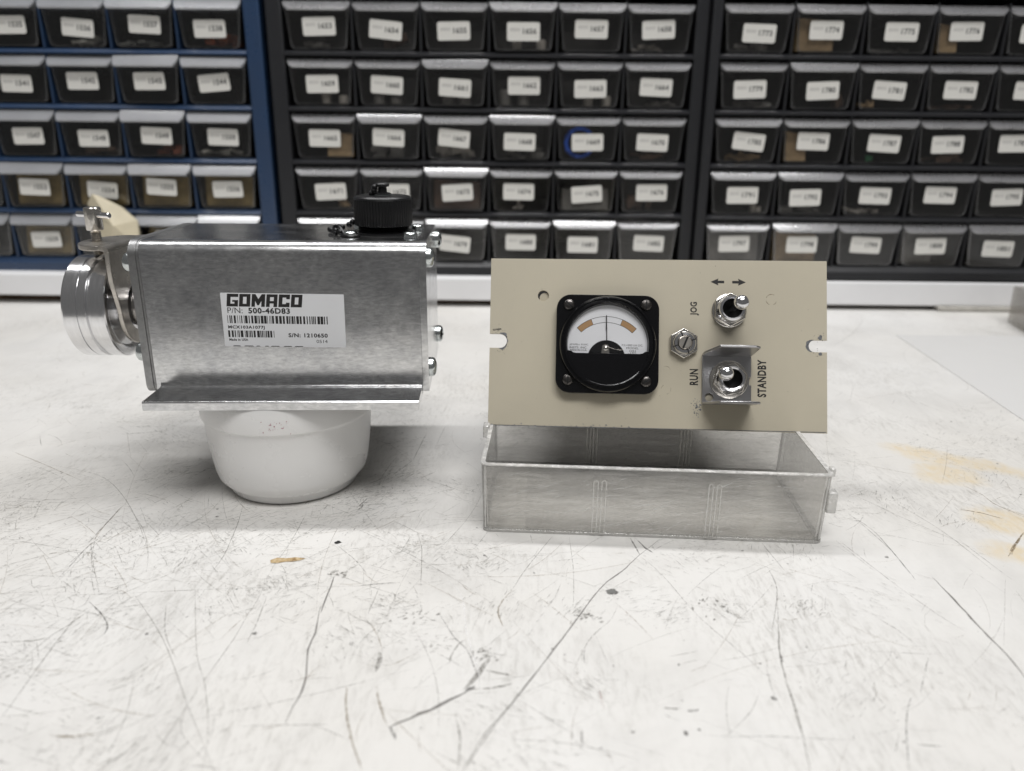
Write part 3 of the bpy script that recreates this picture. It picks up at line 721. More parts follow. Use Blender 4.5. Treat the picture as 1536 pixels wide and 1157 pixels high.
cylinders('bushing', 'grey bushing in the drawer numbered 1660, next to the pale knobs', 'bushing', 'M', 2, 2, (-9, 5), 5, 8, M['grey'])
cylinders('bushing', 'grey bushing in the drawer numbered 1661, between two drawers of bushings', 'bushing', 'M', 2, 3, (-7, 7), 5, 9, M['grey'])
cylinders('bushing', 'grey bushing in the drawer numbered 1662, below the grey knobs', 'bushing', 'M', 2, 4, (-14, 1), 5, 12, M['grey'])
cylinders('bushing', 'pale bushing in the drawer numbered 1663', 'bushing', 'M', 2, 5, (0, 15), 4, 11, M['chalk'])
lump('spring_pack', 'tan strip pack in the drawer numbered 1665', 'part', 'M', 3, 1, 12, 22, 14, 20, M['tan'])
lump('clip_pack', 'low heap of grey clips in the drawer numbered 1666', 'part', 'M', 3, 2, 0, 36, 12, 9, M['grey'])
lump('clip_pack', 'grey clips in the drawer numbered 1668, beside the blue coil', 'part', 'M', 3, 4, 2, 34, 14, 10, M['grey'])
lump('resistor_pack', 'brown resistor pack in the drawer numbered 1670', 'part', 'M', 3, 6, -3, 38, 16, 8, M['umber'])
lump('relay', 'grey relay block in the drawer numbered 1673', 'part', 'M', 4, 3, 0, 40, 20, 24, M['umber'])
lump('lens', 'pale part lying in the drawer numbered 1674', 'part', 'M', 4, 4, -2, 10, 8, 7, M['chalk'])
lump('relay', 'dark brown relay block in the drawer numbered 1676', 'part', 'M', 4, 6, -8, 26, 20, 14, M['umber'])
lump('screw_heap', 'heap of pale fittings in the drawer numbered 1773', 'fittings', 'R', 1, 1, -5, 34, 16, 7, M['grey'])
lump('cardboard_piece', 'wide tan cardboard piece in the drawer numbered 1774', 'card', 'R', 1, 2, -9, 30, 10, 25, M['tan'])
lump('wire_reel', 'silvery strip in the drawer numbered 1775', 'part', 'R', 1, 3, 0, 44, 14, 5, M['grey'])
lump('cardboard_piece', 'narrow tan cardboard piece in the drawer numbered 1776', 'card', 'R', 1, 4, -15, 16, 10, 22, M['tan'])
lump('fuse_holder', 'brown fuse holder in the drawer numbered 1780', 'part', 'R', 2, 2, 18, 8, 10, 16, M['umber'])
lump('brass_fitting', 'tan fitting in the drawer numbered 1781', 'fitting', 'R', 2, 3, -16, 14, 10, 7, M['tan'])
lump('cardboard_piece', 'tan cardboard strip beside the sticker numbered 1786', 'card', 'R', 3, 2, -14, 18, 10, 24, M['tan'])
lump('fuse', 'small green part in the drawer numbered 1787', 'part', 'R', 3, 3, -8, 10, 6, 7, M['green'])
cylinders('cap_screw', 'pale screw in the drawer numbered 1791', 'screw', 'R', 4, 1, (13, 18), 2.5, 6, M['chalk'])
lump('capacitor_bag', 'grey block filling the bottom drawer numbered 1797', 'part', 'R', 5, 1, 0, 42, 14, 26, M['grey'], 10)
lump('capacitor_bag', 'tan block filling the bottom drawer numbered 1798', 'part', 'R', 5, 2, -4, 38, 14, 27, M['tan'], 10)
lump('capacitor_bag', 'grey block standing in one side of the drawer numbered 1800', 'part', 'R', 5, 4, -10, 30, 14, 27, M['grey'], 10)
for (cb_, rw, cn, dx_, sx_, sz_, mt, nm, lab) in (
        ('M', 1, 1, -4, 26, 6, 'grey', 'washer_heap', 'grey washers lying in the corner drawer numbered 1653'), ('M', 1, 2, 8, 24, 12, 'umber', 'coil_former', 'brown coil former in the drawer numbered 1654'),
        ('M', 1, 6, -6, 34, 5, 'chalk', 'cable_tie_heap', 'pale cable ties in the drawer numbered 1658'), ('M', 2, 6, 4, 30, 5, 'grey', 'lug_heap', 'grey crimp lugs in the drawer numbered 1664'),
        ('M', 3, 3, 0, 38, 10, 'chalk', 'spacer_heap', 'pale spacers in the drawer numbered 1667'), ('M', 4, 1, 12, 12, 10, 'tan', 'fuse_clip', 'tan fuse clip in the drawer numbered 1671'),
        ('M', 4, 5, 0, 40, 18, 'grey', 'bagged_parts', 'grey bagged parts in the drawer numbered 1675'), ('R', 2, 1, 4, 38, 6, 'grey', 'bracket_heap', 'grey brackets in the drawer numbered 1779'),
        ('R', 2, 4, 0, 36, 5, 'umber', 'strip_heap', 'brown strips in the drawer numbered 1782'), ('R', 3, 1, 0, 42, 7, 'tan', 'pin_heap', 'tan pins in the drawer numbered 1785'),
        ('R', 3, 4, 2, 40, 9, 'umber', 'plug_heap', 'brown plugs in the drawer numbered 1788'), ('R', 4, 2, 0, 42, 6, 'grey', 'nut_heap', 'grey nuts in the drawer numbered 1792'),
        ('R', 4, 3, -4, 36, 6, 'chalk', 'rivet_heap', 'pale rivets in the drawer numbered 1793'), ('L', 1, 4, 2, 36, 7, 'chalk', 'wire_end_heap', 'pale wire ends in the drawer numbered 1536'),
        ('L', 3, 4, 0, 38, 8, 'umber', 'diode_heap', 'brown diodes in the drawer numbered 1548'), ('L', 3, 5, 8, 26, 10, 'rust', 'tape_heap', 'rust coloured tape scraps in the drawer numbered 1549')):
    lump(nm, lab, 'parts', cb_, rw, cn, dx_, sx_, 16, sz_, M[mt], 6)
x, y, z = cell('M', 3, 5)
coil = MB()
pts = [(math.cos(t * .45) * (11.5 + .6 * math.sin(t * 1.9)), 1.6 * math.sin(t * 2.3) + t * .12, 13 + math.sin(t * .45) * 11.5) for t in range(56)]
coil.tube(pts, 1.7, 7)
o = coil.build('wire_coil', M['blue'], None); o.location = ((x - 6) * MM, (y + 5) * MM, z * MM)
tag(o, 'bright blue coiled wire behind the front of the drawer numbered 1669', 'wire coil')

# ------------------------------------------------------------------ cream block against the blue cabinet
mb = MB(); pf = [(-353.7, 94.5), (-333, 84.6), (-320.4, 72.5), (-319.5, 48.7), (-321, 27.6), (-358, 27.6), (-356, 55), (-353.5, 72.2), (-361.4, 86)]
n = len(pf)
vs = [(x, 656 + 2.0 * ((i * 7) % 3 - 1), z) for i, (x, z) in enumerate(pf)] + [(-340 + (x + 340) * .9, 663.5, 27.6 + (z - 27.6) * .96) for x, z in pf]
vs += [(-336, 646, 69), (-345, 649, 47)]
fan = [(0, 2*n, 1), (1, 2*n, 2), (2, 2*n, 3), (3, 2*n, 2*n+1), (3, 2*n+1, 4), (4, 2*n+1, 5), (5, 2*n+1, 6), (6, 2*n+1, 7), (7, 2*n+1, 2*n), (7, 2*n, 8), (8, 2*n, 0)]
mb.add(vs, fan + [tuple(n + i for i in range(n))] + [(i, (i + 1) % n, n + (i + 1) % n, n + i) for i in range(n)])
o = mb.build('wax_block', M['cream'], None, smooth=0, bevel=.6)
tag(o, 'cream coloured faceted block leaning on the lowest drawers of the blue cabinet', 'block')

# ------------------------------------------------------------------ clear bin at the right
cb = thing('clear_bin', 'clear grey plastic bin on the grey worktop in front of the shelf board', 'bin', (396, 556, .7), (0, 0, R(-14.8)))
mb = MB()
def tray(mb, w, d, h, th, r, flare, n=5):
    def ring(x0, x1, y0, y1, rr, z): return [(p[0], p[1], z) for p in rrect(x0, x1, y0, y1, rr, n)]
    A = ring(0, w, 0, d, r, 0); B = ring(-flare, w + flare, -flare, d + flare, r, h)
    C_ = ring(-flare + th, w + flare - th, -flare + th, d + flare - th, max(.3, r - th), h); D_ = ring(th, w - th, th, d - th, max(.3, r - th), th)
    k = len(A); vs = A + B + C_ + D_; fs = [tuple(range(k - 1, -1, -1)), tuple(range(3*k, 4*k))]
    for a in range(3):
        for i in range(k):
            j = (i + 1) % k; fs.append((a*k + i, a*k + j, (a+1)*k + j, (a+1)*k + i))
    mb.add(vs, fs)
tray(mb, 60, 68, 29, 1.4, 2, .8); mb.build('tray', M['binmat'], cb, smooth=30)
# ------------------------------------------------------------------ white tub under the aluminium unit
tub = MB(); tub.lathe([(0, 0), (26.2, 0), (27.0, .5), (27.6, 4.0), (29.6, 4.5), (31.2, 6.4), (32.0, 9.0), (33.0, 15), (33.9, 23), (34.6, 32.0), (34.9, 33.0), (35.6, 33.8), (35.8, 35), (36.0, 42.5), (35.6, 44.2), (34.4, 44.3), (33.6, 42), (33, 34), (31.5, 14), (27, 4), (0, 3)], 96)
o = tub.build('plastic_tub', M['tub'], None, smooth=28); o.location = (-.0955, .3065, .0002)
tag(o, 'small round white plastic tub propping up the aluminium sensor box', 'tub')
fl = MB()
for i in range(22):
    a = R(-90 + rnd.gauss(9, 4.5)); z = 37.5 + rnd.gauss(0, 1.6); r = 36.0; s_ = rnd.uniform(.08, .3)
    t = Vector((-math.sin(a), math.cos(a), 0)); c = Vector((r * math.cos(a), r * math.sin(a), z))
    fl.add([c - t * s_, c + Vector((0, 0, -s_)), c + t * s_, c + Vector((0, 0, s_))], [(0, 1, 2, 3)])
fl.build('paint_flecks', M['maroon'], o, smooth=0)['kind'] = 'stuff'

# ------------------------------------------------------------------ aluminium sensor box
sb = thing('sensor_box', 'aluminium sensor box with a white part-number sticker, clamp wheel and black connector cap', 'sensor', (-139.4, 269.1, 44.5), (0, 0, R(2.26)))
YZ = Matrix(((0, 0, 1, 0), (1, 0, 0, 0), (0, 1, 0, 0), (0, 0, 0, 1)))       # drawing plane (ly, lz), extruded along lx
F0, BK, TZ = 18.8, 85.0, 61.0
pr = [(0, 0), (104, 0), (104, 3.5), (BK + 1.4, 3.5), (BK + .4, 3.9), (BK, 4.9)]
pr += [(BK - 6 + 6 * math.cos(R(t)), TZ - 6 + 6 * math.sin(R(t))) for t in range(0, 91, 10)]
pr += [(F0 + 6 + 6 * math.cos(R(t)), TZ - 6 + 6 * math.sin(R(t))) for t in range(90, 181, 10)]
pr += [(F0, 4.9), (F0 - .4, 3.9), (F0 - 1.4, 3.5), (.5, 3.5), (0, 3.0)]
body = MB().prism([[(F0, .05), (BK, .05)] + pr[5:-4]], -1.8, 104.1, mat=YZ)
body.prism([pr[-4:] + [(0, 0), (F0 + 2, 0), (F0 + 2, 5.2), (F0 + .02, 5.2)]], 0, 104.0, mat=YZ)
body.prism([[(BK - 2, 0), (104, 0), (104, 3.5), (BK + 1.4, 3.5), (BK + .4, 3.9), (BK - .02, 5.2), (BK - 2, 5.2)]], 0, 104.0, mat=YZ)
body.build('channel_body', M['alu'], sb, smooth=30, bevel=.25)
def plate_outline(grow, rb):
    return rrect(F0 - grow, BK + grow, 1.2 - grow, TZ + grow * .4, [rb, 6.4, 6.4, rb], 8)
MB().prism([plate_outline(.1, 3)], -2.7, -1.83, mat=YZ).build('gasket', M['plate'], sb)
MB().prism([plate_outline(.5, 4)], -5.6, -2.75, mat=YZ).build('end_plate', M['plate'], sb, bevel=.7, segs=3)
MB().prism([plate_outline(.2, 1)], 104.15, 106.7, mat=YZ).build('end_plate', M['alu'], sb, bevel=.3)
def prof_h(t):
    pts = ((0, 1), (.45, .97), (.74, .87), (.93, .68), (1, .45))
    for (a, ha), (b_, hb_) in zip(pts, pts[1:]):
        if t <= b_: return ha + (hb_ - ha) * (t - a) / (b_ - a)
    return .45
def screw(parent, pos, axis, r=3.9, h=2.9, mat='zinc', slot=0.0, cross=False, name='screw', sw=.55):
    mb = MB(); fm = frame(pos, axis)
    mb.lathe([(r, 0), (r, .45 * h), (r * .93, .68 * h), (r * .74, .87 * h), (r * .45, .97 * h), (0, h)], 28, 0, fm)
    for k in range(2 if cross else 1):
        q = Matrix.Rotation(slot + k * math.pi / 2, 4, 'Z'); L = r * (.62 if cross else .96)
        zt = h * (.99 if cross else .9)
        n = 10; pts = []
        for i in range(n + 1):
            u = -L + 2 * L * i / n; hh = prof_h(abs(u) / r) * h + .03
            pts.append((u, hh))
        vs = [(u, s_ * sw, hh) for u, hh in pts for s_ in (-1, 1)]
        mb.add(vs, [(2*i, 2*i + 2, 2*i + 3, 2*i + 1) for i in range(n)], 1, fm @ q)
    return mb.build(name, [M[mat], M['hole']], parent)
for ly, lz, sl in ((24.0, 54.6, .4), (78.5, 54.6, 1.2), (24.0, 10.0, .35), (78.5, 10.0, 1.5)):
    screw(sb, (106.75, ly, lz), (1, 0, 0), slot=sl, cross=(lz > 30 and ly < 30) , sw=.42)
for ly, lz in ((22.8, 52.5), (80, 52.5), (22.8, 17), (80, 17)):
    screw(sb, (-5.65, ly, lz), (-1, 0, 0), slot=.7, h=3.6)
# part-number sticker
al = R(-.75)
SM = FRONT @ Matrix.Translation((27.3, 41.5, -18.72)) @ Matrix.Rotation(al, 4, 'Z')
st = MB(); st.prism([rrect(0, 47.3, -21.3, 0, .4, 2)], 0, .09, 0, SM)
z_ = .11
def bars(mb, x0, x1, y0, y1, seed):
    r = random.Random(seed); x = x0
    while x < x1 - .3:
        w_ = r.choice((.22, .22, .42, .75, .42, 1.0)); w_ = min(w_, x1 - x)
        mb.add([(x, y0, z_), (x + w_, y0, z_), (x + w_, y1, z_), (x, y1, z_)], [(0, 1, 2, 3)], 1, SM); x += w_ + r.choice((.22, .22, .3, .42, .6))
LG = dict(G=[(0, 0, 1.5, 4.9), (1.5, 3.7, 4.5, 4.9), (1.5, 0, 4.5, 1.1), (3.05, 1.1, 4.5, 2.5), (2.2, 1.8, 3.05, 2.5)],
          O=[(0, 0, 1.5, 4.9), (1.5, 3.8, 2.9, 4.9), (1.5, 0, 2.9, 1.1), (2.9, 0, 4.4, 4.9)],
          A=[(0, 0, 1.45, 4.9), (1.45, 3.8, 2.95, 4.9), (1.45, 1.35, 2.95, 2.3), (2.95, 0, 4.4, 4.9)],
          C=[(0, 0, 1.5, 4.9), (1.5, 3.7, 4.4, 4.9), (1.5, 0, 4.4, 1.2), (2.95, 3.1, 4.4, 3.7), (2.95, 1.2, 4.4, 1.75)])
x = 2.0
for ch in 'GOMACO':
    if ch == 'M':
        polys = [[(0, 0), (1.4, 0), (1.4, 4.9), (0, 4.9)], [(3.9, 0), (5.3, 0), (5.3, 4.9), (3.9, 4.9)], [(1.4, 4.9), (1.4, 2.3), (2.3, .6), (2.65, 3.0)], [(3.9, 4.9), (2.65, 3.0), (2.3, .6), (2.95, .6), (3.9, 2.3)]]
        adv = 5.6
    else: polys = [[(a, b), (c, b), (c, d), (a, d)] for a, b, c, d in LG[ch]]; adv = 4.75
    for pl in polys:
        st.flat([(x + px * .97 + (py) * .13, -5.35 + py * 1.02) for px, py in pl], z_, 1, SM)
    x += adv
put_text(st, 'P/N:', 2.2, 8.0, -8.0, -5.75, z_, 0, 1, SM); put_text(st, '500-46D83', 10.2, 26.2, -8.05, -5.7, z_, 1, 1, SM)
bars(st, 1.9, 40.8, -12.0, -8.9, 3)
put_text(st, 'MCX103A1077J', 1.9, 16.0, -14.5, -12.9, z_, 1, 1, SM)
bars(st, 1.7, 20.0, -17.6, -14.9, 11)
put_text(st, 'S/N: 1210650', 25.0, 40.3, -17.4, -15.7, z_, 1, 1, SM); put_text(st, '0514', 35.8, 40.1, -19.6, -18.3, z_, 0, 1, SM); put_text(st, 'Made in USA', 1.9, 9.2, -19.1, -18.1, z_, 1, 1, SM)
for a, b in ((3.0, 6.2), (7.4, 11.2), (12.0, 13.8), (15.4, 17.2), (17.8, 21.4), (22.8, 26.2), (27.0, 30.6)):
    st.flat([(a, -21.27), (b, -21.27), (b - .4, -20.98), (a + .4, -20.98)], z_, 1, SM)
st.build('part_number_sticker', [M['sticker'], M['ink']], sb, smooth=0)
# clamp wheel on its shaft, axis along the box
AX = frame((-40.5, 51, 29.5), (1, 0, 0))
wh = MB(); wh.lathe([(0, .6), (15, .6), (19.6, 0), (20.9, .3), (21.4, 1), (21.4, 6.2), (21.0, 6.3), (21.0, 6.6), (21.35, 6.7), (21.35, 9.8), (20.3, 10.2), (20.3, 11.6), (21.4, 12.0), (21.5, 17.1), (21.1, 17.6), (18.6, 17.6), (17.6, 17.3), (16.6, 16.2), (9, 15.6), (0, 15.6)], 128, 0, AX)
wheel = wh.build('clamp_wheel', M['turned'], sb, smooth=28)
hb = MB(); hb.lathe([(0, 12.5), (8.6, 12.5), (8.6, 26), (9.4, 26.3), (9.4, 34.8), (0, 34.8)], 48, 0, AX); hub = hb.build('hub', M['chrome'], sb)
MB().lathe([(1.5, 0), (1.5, .25), (0, .25)], 16, 0, frame((-11, 51 - 9.35 * math.cos(R(15)), 29.5 + 9.35 * math.sin(R(15))), (0, -math.cos(R(15)), math.sin(R(15))))).build('set_screw_hole', M['hole'], hub)
sp = MB(); sp.tube([(-13.5 + 3.2 * math.sin(t * .35) , 51 - 11 * math.cos(t * .2), 29.5 - 1 + 11.5 * math.sin(t * .2 + .4)) for t in range(30)], .45, 8); sp.build('spring_wire', M['steel'], sb)
# stainless bracket: leg round the hub and a tab bent over the wheel
out = [(31.5, 55.0), (70.5, 55.0), (70.5, 43)] + [(51 + 16 * math.cos(R(t)), 29.5 + 16 * math.sin(R(t))) for t in range(10, -191, -12)] + [(31.5, 43)]
br = MB(); br.prism([out, circ(51, 29.5, 10.2, 32)], -20.6, -18.6, mat=YZ)
brk = br.build('bracket_leg', M['steel'], sb, bevel=.3)
tb = [(-20.6, 31.6), (-20.6, 70.4)] + [(-25.5 + 11.5 * math.cos(R(t)) , 51 + 17.5 * math.sin(R(t))) for t in range(80, 281, 10)]
tb_ = MB(); tb_.prism([tb, circ(-32, 51, 2.2, 16)], 55.0, 57.0); tb_.build('bracket_tab', M['steel'], brk, bevel=.35)
bn = MB(); bn.prism([[(-20.6 + 2.0 * math.cos(R(t)) , 55.0 + 2.0 * math.sin(R(t))) for t in range(0, 91, 15)] + [(-20.6, 55.0)]], -70.5, -31.5, mat=Matrix(((1, 0, 0, 0), (0, 0, -1, 0), (0, 1, 0, 0), (0, 0, 0, 1))))
bn.build('bracket_bend', M['steel'], brk)
ts = MB(); pf = [(0, 51.0), (1.5, 51.0)]
z = 51.2
while z < 61: pf += [(2.15, z), (1.75, z + .35)]; z += .7
ts.lathe(pf + [(1.9, 61.2), (3.1, 61.2), (3.3, 61.6), (3.3, 70.0), (2.9, 70.5), (0, 70.5)], 32, 0, Matrix.Translation((-32, 51, 0)))
tsc = ts.build('thumb_screw', M['nickel'], sb)
a = R(-24); dv = Vector((math.cos(a), math.sin(a), 0)); cpt = Vector((-31.8, 51, 67.4))
MB().lathe([(0, -9.0), (.9, -9.0), (1.2, -8.7), (1.2, 8.7), (.9, 9.0), (.5, 9.0), (.45, 8.2), (0, 8.2)], 20, 0, frame(cpt, dv)).build('cross_pin', M['chrome'], tsc)
# connector with ribbed cap, tethered by a ball chain
cx, cy = 87.3, 49.5
CT = Matrix.Translation((cx, cy, 0))
cn = MB(); pf = [(13.2, TZ + .02), (13.2, TZ + .6), (10.4, TZ + .65)]
for i in range(4): pf += [(10.6, TZ + .9 + i * .75), (9.9, TZ + 1.25 + i * .75)]
cn.lathe(pf + [(0, TZ + 4.2)], 64, 0, CT); con = cn.build('connector', M['blackplastic'], sb, smooth=30)
cp = MB(); cp.lathe([(10.8, 64.1), (11.7, 64.2), (12.0, 65.0), (12.0, 74.0), (11.8, 74.6)], 240, 0, CT, wob=lambda i, h: 1.0 if i % 4 < 2 else .978)
cp.lathe([(11.9, 74.5), (11.6, 75.3), (10.9, 75.9), (9.8, 76.1), (0, 76.1)], 96, 0, CT)
cp.lathe([(3.5, 76.1), (3.5, 76.9), (2.9, 77.2), (1.9, 77.3), (1.7, 79.4), (2.8, 79.7), (2.9, 80.6), (2.4, 81.0), (0, 81.0)], 32, 0, CT)
cap = cp.build('connector_cap', M['blackplastic'], sb, smooth=25)
MB().lathe([(3.3, 76.12), (3.75, 76.2), (3.75, 76.5), (3.3, 76.6)], 32, 0, CT).build('washer', M['zinc'], cap)
for bx, by, hh in ((75.6, 35.6, 0), (99.6, 33.6, 0), (100.2, 60.5, 0), (75.8, 62, 0)):
    screw(sb, (bx, by, TZ + .1), (0, 0, 1), r=2.9, h=2.3, slot=.5, cross=True, sw=.3)
lk = MB(); lk.tube([(75.6 + 3.6 * math.cos(R(t)), 35.6 + 3.2 * math.sin(R(t)), 61.6) for t in range(0, 360, 20)], .55, 6, closed=True); lk.build('chain_eyelet', M['blackplastic'], sb)
ball = MB(); ball.lathe([(1.25 * math.sin(R(t)), -1.25 * math.cos(R(t))) for t in range(0, 181, 20)], 14); bme = ball.mesh('chain_ball', M['blackplastic'])
for p in ((71.2, 38.0, 62.4), (69.0, 40.5, 62.6), (66.8, 43.2, 62.5), (65.6, 46.6, 62.4), (66.8, 50, 62.5), (69.5, 52.5, 62.7), (72.5, 52.2, 63.8), (74.2, 50.4, 65.0)):
    ob('chain_ball', bme, sb, p)
lk = MB(); lk.tube([(69.6, 38.4, 61.7), (67.8, 40.6, 62.3), (68.2, 41.8, 64.2), (70.2, 40.4, 64.6), (71.6, 38.4, 63.4), (73, 36.6, 62.0)], .75, 8); lk.build('chain_link', M['blackplastic'], sb)
for p in ((83.9, 48.2, 78.0), (82.9, 48.6, 76.9), (84.3, 48.0, 79.4)): ob('chain_ball', bme, sb, p)

# ------------------------------------------------------------------ clear tray under the control panel
tr = thing('clear_tray', 'shallow scratched clear plastic drawer tray lying under the beige control panel', 'tray', (-10.6, 259.8, .05), (0, 0, R(-3.18)))
TW, TD, TH = 127.6, 64.0, 27.9
mb = MB(); tray(mb, TW, TD, TH, 1.3, 2.6, .7); mb.build('tray_wall', M['acrylic'], tr, smooth=30)
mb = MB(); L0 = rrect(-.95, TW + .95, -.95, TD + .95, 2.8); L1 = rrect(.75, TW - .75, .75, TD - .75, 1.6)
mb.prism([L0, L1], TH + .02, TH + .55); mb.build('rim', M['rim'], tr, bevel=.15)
for yb, sgn in ((-.55, 1), (TD + .1, 1)):
    for gx in (42.3, 84.6):
        for dx in (0, 3.0):
            q = MB(); o_ = rrect(gx + dx - 1.0, gx + dx + 1.0, 1.0, TH - 4.5, .95, 6); i_ = rrect(gx + dx - .6, gx + dx + .6, 1.4, TH - 4.9, .55, 6)
            q.prism([o_, i_], -yb, -yb + .35, 0, FRONT); q.build('rib', M['ribmat'], tr)
q = MB(); q.prism([rrect(-.25, TW + .25, -.25, TD + .25, 2.6), rrect(1.6, TW - 1.6, 1.6, TD - 1.6, 1.2)], .05, 1.2); q.build('base_edge', M['ribmat'], tr, bevel=.2)
for cx_, ang in ((.2, 0), (TW - .6, 0)):                      # thin milky strips paint the highlight along the front corners
    q = MB(); q.tube([(cx_ + .8 if cx_ < 5 else cx_ - .8, -.25, 2), (cx_ + .6 if cx_ < 5 else cx_ - .5, -.6, TH - .5)], .28, 8); q.build('corner_highlight', M['rim'], tr)
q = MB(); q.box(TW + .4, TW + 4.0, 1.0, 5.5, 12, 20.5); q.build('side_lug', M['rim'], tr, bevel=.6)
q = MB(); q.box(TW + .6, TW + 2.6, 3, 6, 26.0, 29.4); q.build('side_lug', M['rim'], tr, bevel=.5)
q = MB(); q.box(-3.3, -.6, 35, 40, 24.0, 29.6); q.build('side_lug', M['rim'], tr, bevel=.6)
# fine scratches of the front wall
sw = MB()
for i in range(150):
    x = rnd.uniform(2, TW - 3); zz = rnd.uniform(3, TH - 2); ln = rnd.expovariate(1 / 5.0) + 1; an = R(rnd.gauss(14, 9)); wdt = rnd.uniform(.03, .085)
    dx, dz = math.cos(an), math.sin(an); y = -.7 * zz / TH - .03
    if x + dx * ln > TW - 2 or zz + dz * ln > TH - 1: continue
    sw.add([(x, y - .0, zz - wdt), (x + dx * ln, -.7 * (zz + dz * ln) / TH - .03, zz + dz * ln - wdt * .3), (x + dx * ln, -.7 * (zz + dz * ln) / TH - .03, zz + dz * ln + wdt * .3), (x, y, zz + wdt)], [(0, 1, 2, 3)])
tag(sw.build('scratches', M['mark_w'], tr, smooth=0), kind='stuff')

# ------------------------------------------------------------------ beige control panel leaning back on the tray
cpn = thing('control_panel', 'beige control panel with a black meter and two toggle switches, leaning on a clear tray', 'control panel', (-10.0, 299.5, 28.55), (R(-22), 0, R(-2)))
PM = lambda z: FRONT @ Matrix.Translation((0, 0, z))
def arc(cx, cy, r, a0, a1, n=8): return [(cx + r * math.cos(R(a0 + (a1 - a0) * i / n)), cy + r * math.sin(R(a0 + (a1 - a0) * i / n))) for i in range(n + 1)]
outl = [(0, 0), (141.5, -.7), (141.5, 33.3)] + arc(136.4, 35.8, 2.5, -90, -270) + [(141.5, 38.3), (141.5, 72.0), (-.3, 71.0), (-.15, 38.6)] + arc(4.2, 35.6, 3.0, 90, -90) + [(-.1, 32.6)]
pl = MB(); pl.prism([outl, circ(22.3, 55.2, 2.35, 24)], -1.6, 0, mat=PM(0)); plate = pl.build('panel_plate', M['ivory'], cpn, bevel=.18)
q = MB(); q.prism([circ(23.0, 54.4, 2.3, 24)], -1.65, -1.2, mat=PM(0)); q.build('hole_plug', M['ivory'], plate)
for (hx, hy, hr, a0, a1) in ((118.4, 55.2, 2.4, 60, 160), (118.4, 55.2, 2.4, 290, 340), (118.4, 55.2, 2.4, 180, 250), (74.5, 24.2, 2.0, 20, 120), (74.6, 16.4, 2.1, -80, 20), (74.6, 16.4, 2.1, 120, 170)):
    q = MB(); A_ = arc(hx, hy, hr, a0, a1, 8); B_ = arc(hx, hy, hr - rnd.uniform(.15, .35), a0, a1, 8)
    q.add([(p[0], p[1], .012) for p in A_] + [(p[0], p[1], .012) for p in B_], [(i, i + 1, i + 10, i + 9) for i in range(8)], 0, PM(0)); q.build('filled_hole_edge', M['mark_br'], plate, smooth=0)
def chips(pts, n, smin, smax, mat, spread):
    q = MB()
    for (x, y) in pts:
        for i in range(n):
            bx, by = x + rnd.gauss(0, spread), y + rnd.gauss(0, spread); s_ = rnd.uniform(smin, smax)
            p0 = len(q.v); blob(q, bx, by, s_, s_ * rnd.uniform(.4, 1), .014, 8, rnd.uniform(0, 3))
            q.v[p0:] = [tuple(FRONT @ Vector(v)) for v in q.v[p0:]]
    o_ = q.build('paint_chips', mat, plate, smooth=0); o_['kind'] = 'stuff'
def crescent(cx, cy, r0, r1, a0, a1, mat):
    n = 14; q = MB(); A_ = arc(cx, cy, r0, a0, a1, n)
    B_ = [(cx + (r0 + (r1 - r0) * math.sin(math.pi * i / n) * rnd.uniform(.6, 1.1)) * math.cos(R(a0 + (a1 - a0) * i / n)), cy + (r0 + (r1 - r0) * math.sin(math.pi * i / n) * rnd.uniform(.6, 1.1)) * math.sin(R(a0 + (a1 - a0) * i / n))) for i in range(n + 1)]
    q.add([(p[0], p[1], .02) for p in A_] + [(p[0], p[1], .02) for p in B_], [(i, i + 1, i + n + 2, i + n + 1) for i in range(n)], 0, PM(0))
    q.build('paint_chip', mat, plate, smooth=0)
crescent(4.2, 35.6, 3.05, 4.3, 20, 95, M['bare']); crescent(4.2, 35.6, 3.05, 4.1, -100, -20, M['bare']); crescent(4.2, 35.6, 3.05, 3.5, -60, 60, M['bare'])
crescent(136.4, 35.8, 2.55, 4.0, 95, 250, M['bare'])
crescent(138.6, 38.3, .05, 2.6, 20, 165, M['bare']); crescent(138.8, 33.3, .05, 2.0, -170, -20, M['bare'])
chips([(138.5, 39.5), (137.5, 32.0), (4, 39.8), (5.5, 32.2)], 16, .06, .3, M['mark_d'], 1.1)
chips([(x_, rnd.uniform(-.1, .5)) for x_ in range(2, 62, 3)], 2, .1, .45, M['bare'], .35)
chips([(22, 57.2), (50, 12.5), (66, 12.2)], 6, .06, .2, M['mark_d'], 1.2)
q = MB(); q.flat([(1.0, 40.6), (4.6, 41.0), (4.8, 40.4), (1.2, 39.8)], .022, 0, PM(0)); q.build('paint_chip', M['mark_d'], plate, smooth=0)
chips([(87.0, 9.0), (87.6, 6.2), (87.2, 11)], 14, .1, .5, M['bare'], .9)
chips([(rnd.uniform(3, 138), rnd.uniform(2, 70)) for i in range(70)], 1, .05, .2, M['mark_d'], 1)
q = MB(); q.box(.3, 141, -.05, 1.55, -.35, -.05); q.build('bare_edge', M['bare'], plate)
q = MB(); side = [(1.7, 1.4), (75, .75 + .404 * 75), (75, 50 + .404 * 75), (1.7, 52)]
q.prism([side], 16, 112, mat=YZ); q.build('guessed_rear_housing', M['blackplastic'], cpn, bevel=1)  # unseen body, shape guessed and deepened so its shadow darkens the area behind
